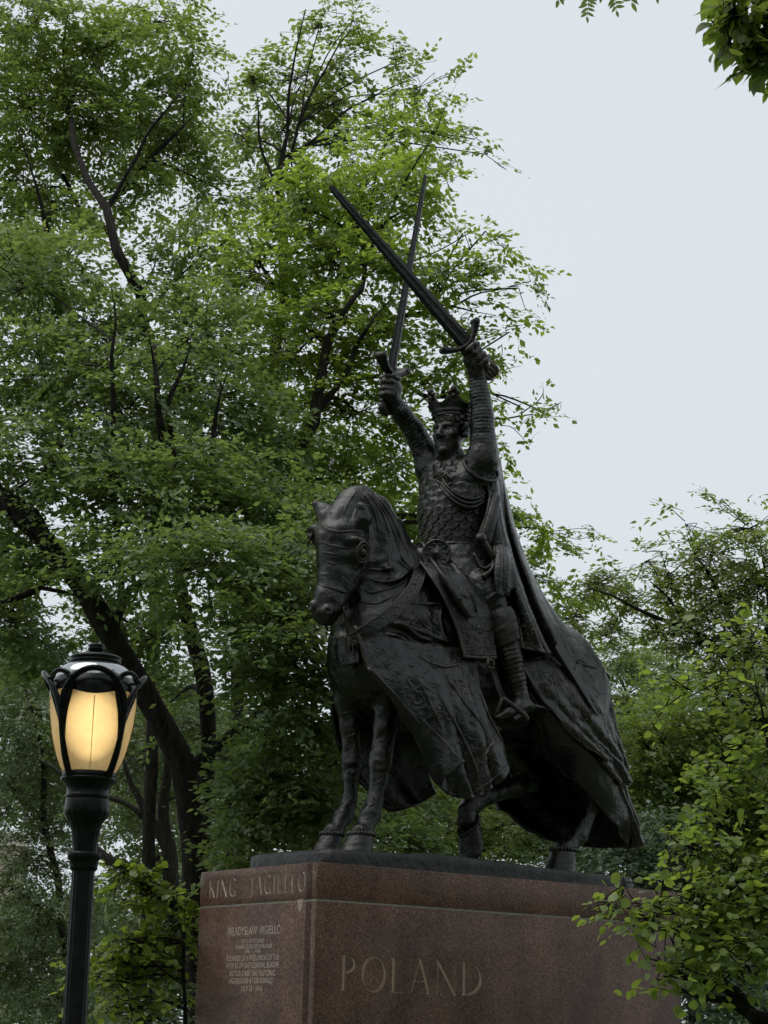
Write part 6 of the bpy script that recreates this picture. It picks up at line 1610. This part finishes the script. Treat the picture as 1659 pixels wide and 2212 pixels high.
LR_blobs = [(1400, 1620, 26, 90, 80), (1370, 1710, 26, 70, 80), (1450, 1740, 26, 100, 90), (1520, 1580, 26, 100, 90), (1500, 1680, 26, 90, 80), (1440, 1560, 27, 70, 60, .8), (1600, 1680, 26, 100, 120), (1560, 1480, 26, 80, 60, .8), (1640, 1540, 26, 90, 100), (1380, 1800, 25, 60, 60), (1340, 1640, 27, 40, 70, .8)]
tR, fR = tree('broadleaf_tree', 'mid green tree behind the tail of the horse cloth at right', 'tree', ground_pt(1480, 26),
  [rooted('trunk', 26, 1490, 11, (1490, 2000, 10), (1480, 1850, 9), (1470, 1720, 7), (1440, 1620, 5), (1410, 1560, 3)), WL('limb', 26, (1480, 1800, 6), (1530, 1700, 5), (1570, 1580, 3))], LR_blobs, LF_KITE, LEAF_I, BARK, 4.0, .5, .09, 79)
leaves_mesh('foliage', LF_KITE, *fR, LEAF_I, tR)
P_blobs = [(1345, 1500, 44, 70, 80, 1.2), (1400, 1450, 45, 80, 60, 1.2), (1330, 1400, 44, 60, 40, .6), (1350, 1580, 44, 50, 50), (1460, 1480, 46, 70, 60), (1300, 1420, 45, 40, 40, .5), (1540, 2120, 40, 160, 120), (1640, 2000, 40, 120, 120)]
PALE = leaf_mat('leaf_pale_far', (0.125, 0.165, 0.085), (0.215, 0.265, 0.130), .40)
tP, fP = tree('broadleaf_tree', 'pale far tree just right of the horse\'s rump', 'tree', ground_pt(1370, 45),
  [rooted('trunk', 45, 1370, 7, (1370, 1700, 6), (1365, 1580, 5), (1355, 1500, 3))], P_blobs, LF_POINT, PALE, BARK_P, 4.5, .55, .12, 83, per=13)
leaves_mesh('foliage', LF_POINT, *fP, PALE, tP)

# ---- near tree at the right edge: the nearest leaves are single objects
M_blobs = [(1610, 1400, 12.4, 80, 110, .40), (1650, 1560, 12, 100, 110, .8), (1570, 1640, 11.8, 70, 80, .6), (1640, 1750, 11.5, 110, 110), (1560, 1780, 11.4, 80, 80, .7), (1500, 1830, 11.2, 60, 50, .5), (1590, 1900, 11, 110, 90), (1660, 1960, 10.8, 90, 110), (1500, 1950, 10.8, 75, 40, .8), (1550, 2030, 10.7, 70, 60, .9), (1420, 1975, 10.7, 60, 26, .7), (1365, 1964, 10.6, 42, 12, 1.1), (1298, 1960, 10.6, 24, 8, 1.5), (1350, 1905, 10.6, 10, 36, .7), (1440, 2010, 10.7, 50, 18, .7), (1470, 2090, 10.6, 50, 22, .8), (1415, 2120, 10.6, 20, 14, .9), (1420, 2075, 10.6, 22, 14, .9), (1600, 2090, 10.8, 60, 40, .5), (1440, 1800, 11.6, 40, 40, .25), (1480, 1500, 12.2, 60, 60, .18), (1560, 1520, 12.2, 60, 60, .3), (1740, 1700, 11.5, 110, 200, .5), (1760, 1950, 11, 110, 180, .5)]
dM = 11
tM, fM = tree('round_leaved_tree', 'near tree with round bright leaves overlapping the pedestal at the right edge', 'tree', ground_pt(1760, dM),
  [rooted('trunk', dM, 1770, 34, (1765, 2260, 30), (1720, 2215, 24), (1659, 2190, 18), (1615, 2140, 17), (1560, 2112, 13), (1500, 2112, 9), (1455, 2095, 5), (1410, 2085, 2)),
   WL('limb', dM, (1680, 2200, 14), (1620, 2190, 12), (1560, 2150, 9), (1500, 2140, 6), (1430, 2115, 2)),
   WL('limb', dM + .4, (1765, 2260, 20), (1765, 2000, 14), (1740, 1850, 9), (1690, 1720, 6), (1670, 1580, 4), (1640, 1480, 2.6), (1618, 1400, 1.2)),
   WL('limb', dM, (1740, 1980, 9), (1650, 1960, 7), (1560, 1965, 5), (1470, 1968, 3.6), (1390, 1963, 2.0), (1315, 1959, 1.2), (1258, 1958, .7)),
   WL('limb', dM, (1385, 1962, 1.6), (1362, 1935, 1.3), (1350, 1900, 1), (1342, 1878, .6)),
   WL('limb', dM, (1600, 1965, 4), (1520, 2005, 2.6), (1440, 2008, 1.6), (1380, 2003, .8))],
  M_blobs, LF_OVAL, LEAF_M, BARK, 2.3, .24, .062, 89, per=9, droop=.2, shell=.6, tw=.3, fans=1)
def split_leaves(T_, f_, leaf, mat, n, lo=(0, 0), hi=(FW, FH), name='leaf'):
    P, X, Nn, ln = f_; q = P - CAM_POS; dep = q @ _f
    sx = FW / 2 + FOCAL * (q @ CX) / dep; syy = FH / 2 - FOCAL * (q @ CY) / dep
    vis = (sx > lo[0]) & (sx < hi[0]) & (syy > lo[1]) & (syy < hi[1])
    key = np.where(vis, dep - ln * 2 + np.where(sx < 1480, -.6, 0), 99); idx = np.argsort(key)[:n]; idx = idx[key[idx] < 90]
    me = bpy.data.meshes.new(name); me.from_pydata(leaf[0].tolist(), [], leaf[1].tolist()); me.materials.append(mat)
    me.polygons.foreach_set('use_smooth', np.ones(len(me.polygons), bool))
    org = Vector(T_.location)
    for i in idx:
        o = bpy.data.objects.new(name, me); COL.objects.link(o); o.parent = T_
        x, z = X[i], Nn[i]; y = np.cross(z, x); s = ln[i]
        o.matrix_local = Matrix(((x[0] * s, y[0] * s, z[0] * s, P[i][0] - org.x), (x[1] * s, y[1] * s, z[1] * s, P[i][1] - org.y), (x[2] * s, y[2] * s, z[2] * s, P[i][2] - org.z), (0, 0, 0, 1)))
    keep = np.ones(len(P), bool); keep[idx] = False
    return P[keep], X[keep], Nn[keep], ln[keep]
rest = split_leaves(tM, fM, LF_OVAL, LEAF_M, 298)
leaves_mesh('foliage', LF_OVAL, *rest, LEAF_M, tM)

# ---- linden bough hanging into the upper right corner
N_blobs = [(1598, 40, 9.0, 48, 44, 1.5), (1633, 125, 9.0, 44, 30, 2.0), (1576, 95, 9.0, 36, 22, 1.6), (1653, 50, 9.1, 46, 50, 1.6), (1573, -10, 9.0, 20, 20, .8), (1673, 100, 9.1, 44, 44, 1.4), (1740, 60, 9.3, 70, 100, .7), (1700, -80, 9.3, 120, 80, .6), (1850, 0, 9.6, 140, 160, .35), (1900, 250, 9.8, 120, 160, .35), (1950, -250, 10, 220, 180, .35), (2100, 100, 9.5, 200, 220, .35), (1800, -350, 10.5, 200, 160, .35)]
tN, fN = tree('linden_tree', 'linden with heart shaped leaves whose bough hangs in the upper right corner', 'tree', ground_pt(3500, 10.5),
  [rooted('trunk', 10.5, 3500, 60, (3480, 1500, 55), (3420, 900, 50), (3250, 300, 42), (2950, -50, 32), (2550, -280, 22), (2150, -420, 12)),
   WL('limb', 9.8, (3150, 160, 24, 10.5), (2700, 120, 20, 10.2), (2250, 80, 14), (1950, 20, 10), (1760, 20, 7), (1660, 60, 4), (1600, 90, 2)), WL('limb', 10, (2800, 130, 14, 10.3), (2350, 240, 11), (1950, 190, 7))],
  N_blobs, LF_HEART, LEAF_N, BARK, 2.6, .18, .090, 97, per=8, droop=.35, shell=.5, tw=.4, fans=1)
rest = split_leaves(tN, fN, LF_HEART, LEAF_N, 290)
leaves_mesh('foliage', LF_HEART, *rest, LEAF_N, tN)

# ---- compound leaves hanging in at the top edge
rs = np.random.RandomState(101)
tO = empty('locust_tree', (4.2, -2.0, -.05), 0, label='tree whose small compound leaves dip into the top edge of the sky', cat='tree')
lend = [tuple(Wd(x, y, 7.0)) for x, y in ((1560, -300), (1450, -170), (1350, -95), (1240, -60))]
limb_tube('trunk', [(4.2, -2.0, -.05, .22), (4.15, -1.9, 1.5, .17), (4.0, -1.5, 4.0, .14), (3.4, -.2, 6.0, .10), (2.6, 2.2, 7.0, .07), (2.2, 4.2, 7.0, .04)], BARK, tO, 28, 12, .05, 3)
limb_tube('limb', [(2.6, 2.2, 7.0, .045), (2.0, 4.6, 6.6, .022), (*lend[0], .010), (*lend[1], .006), (*lend[2], .003), (*lend[3], .0015)], BARK, tO, 24, 6, .01, 4)
lf_me = bpy.data.meshes.new('leaflet'); lf_me.from_pydata(LF_LEAFLET[0].tolist(), [], LF_LEAFLET[1].tolist()); lf_me.materials.append(LEAF_D)
org = Vector(tO.location)
for x0, y0, x1, y1 in ((1272, -75, 1268, 38), (1318, -70, 1332, 26), (1358, -70, 1365, 8), (1240, -60, 1205, 2), (1400, -80, 1420, -8), (1290, -90, 1300, -8)):
    a, b = Wd(x0, y0, 7.0), Wd(x1, y1, 6.95); ax = unit(b - a); wid = unit(np.cross(ax, _f) + rs.normal(0, .15, 3)); Ln = np.linalg.norm(b - a)
    limb_tube('leaf_stalk', [(*a, .0016), (*((a + b) / 2 + wid * .004), .0012), (*b, .0007)], BARK, tO, 8, 5, 0, 1)
    m = int(Ln / .016)
    for k in range(m):
        for s in ((1, -1) if k < m - 1 else (0,)):
            p = a + (b - a) * ((k + .8) / m); x = unit(ax * .65 + wid * s * .9 + rs.normal(0, .12, 3)); z = unit(np.cross(x, wid if s == 0 else ax) * (1 if s >= 0 else -1) + rs.normal(0, .2, 3)); z = unit(z - x * (z @ x)); y = np.cross(z, x); q = .042 * rs.uniform(.8, 1.1) * (1 - .2 * k / m)
            o = bpy.data.objects.new('leaflet', lf_me); COL.objects.link(o); o.parent = tO
            o.matrix_local = Matrix(((x[0] * q, y[0] * q, z[0] * q, p[0] - org.x), (x[1] * q, y[1] * q, z[1] * q, p[1] - org.y), (x[2] * q, y[2] * q, z[2] * q, p[2] - org.z), (0, 0, 0, 1)))

# ---- woodland masses: far wood closing the view, and the wood round the clearing behind the viewer (mirrored in the lamp's dome)
def wood(name, label, blobs3, n, llen, mat, seed, leaf):
    rs = np.random.RandomState(seed); B = np.array(blobs3, float); w = (B[:, 3] * B[:, 5]); w = w / w.sum()
    k = rs.choice(len(B), n, p=w); q = unit(rs.normal(size=(n, 3))); p = B[k, :3] + q * (rs.rand(n) ** .4)[:, None] * B[k, 3:6]
    p[:, 2] = np.maximum(p[:, 2], .1)
    d = unit(rs.normal(size=(n, 3)) * [1, 1, .5] + [0, 0, -.15]); nn = unit(rs.normal(0, .5, (n, 3)) + [0, 0, 1.0]); nn = unit(nn - d * (nn * d).sum(1, keepdims=True))
    T_ = empty(name, (B[:, 0].mean(), B[:, 1].mean(), 0), 0, label=label, cat='woodland', kind='stuff')
    leaves_mesh('foliage', leaf, p, d, nn, llen * rs.uniform(.6, 1.2, n), mat, T_); return T_
fb = []
for px, py, dep, rx, ry in ((40, 1500, 58, 120, 90), (60, 1680, 58, 130, 110), (210, 1600, 60, 130, 120), (360, 1560, 60, 120, 120), (480, 1620, 60, 110, 120), (330, 1720, 60, 120, 90), (60, 2010, 56, 110, 90), (200, 1980, 60, 110, 70), (330, 1880, 60, 110, 60), (380, 2040, 58, 110, 110), (230, 2140, 56, 130, 90), (80, 2160, 56, 120, 80), (460, 1850, 58, 90, 120), (560, 1700, 58, 110, 120), (700, 1700, 58, 110, 150), (820, 1650, 58, 120, 150), (960, 1720, 58, 120, 120), (1120, 1760, 58, 120, 100), (1260, 1760, 58, 120, 120), (1400, 1740, 58, 110, 150), (1520, 1700, 58, 110, 180), (1640, 1720, 58, 110, 220), (1540, 2000, 56, 120, 160), (1640, 2060, 56, 120, 150), (1400, 1560, 60, 70, 60)):
    c = Wd(px, py, dep); q = dep / FOCAL; fb.append((*c, rx * q, 2.5, ry * q))
wood('distant_wood', 'distant mass of trees closing the view low behind the statue', fb, 100000, .22, LEAF_F, 5, LF_KITE)
rs = np.random.RandomState(77); rb = []
for k in range(26):
    an = R(-35 + k * 10.0 - 90 - 90) if False else R(168 + k * 8.2); rr = rs.uniform(13, 24); zt = rs.uniform(7, 15)
    rb.append((rr * math.cos(an), rr * math.sin(an) + 4, zt, rs.uniform(2.5, 4), rs.uniform(2.5, 4), rs.uniform(4, 6)))
    rb.append((rr * 1.1 * math.cos(an), rr * 1.1 * math.sin(an) + 4, zt * .4, 3, 3, 2.5))
wood('surrounding_wood', 'wood around the clearing behind the viewpoint, mirrored in the glossy lamp dome', rb, 44000, .60, LEAF_A, 6, LF_KITE)

# ---- pale building glimpsed through the leaves at the left edge
BW = plain_mat('beige_brick', (.50, .42, .33), .9, var=.12, scale=3); BG = plain_mat('window_glass', (.03, .035, .04), .1); BT = plain_mat('stone_trim', (.55, .50, .43), .8)
c = Wd(-100, 1900, 130); BLD = empty('apartment_building', (c[0], c[1], 0), R(8), label='beige apartment building glimpsed through leaves at the left edge', cat='building')
Pack().add(*box_np((-14, 0, 0), (4, 16, 13))).build('wall', BW, BLD, smooth=False)
Pack().add(*box_np((-14.4, -.4, 13), (4.4, 16.4, 13.8))).build('cornice', BT, BLD, smooth=False)
g_me = None
for ix in range(6):
    for iz in range(3):
        x, z = -12.6 + ix * 2.8, 1.5 + iz * 3.4
        if g_me is None:
            wobj = Pack().add(*box_np((0, -.06, 0), (1.3, .3, 2.0))).build('window', BG, BLD, smooth=False); g_me = wobj.data
            sobj = Pack().add(*box_np((-.15, -.2, -.18), (1.45, .1, 0))).build('sill', BT, wobj, smooth=False); s_me = sobj.data; wobj.location = (x, 0, z)
        else:
            wo = bpy.data.objects.new('window', g_me); COL.objects.link(wo); wo.parent = BLD; wo.location = (x, 0, z)
            so = bpy.data.objects.new('sill', s_me); COL.objects.link(so); so.parent = wo
print('leaf and twig triangles', TRIS[0])
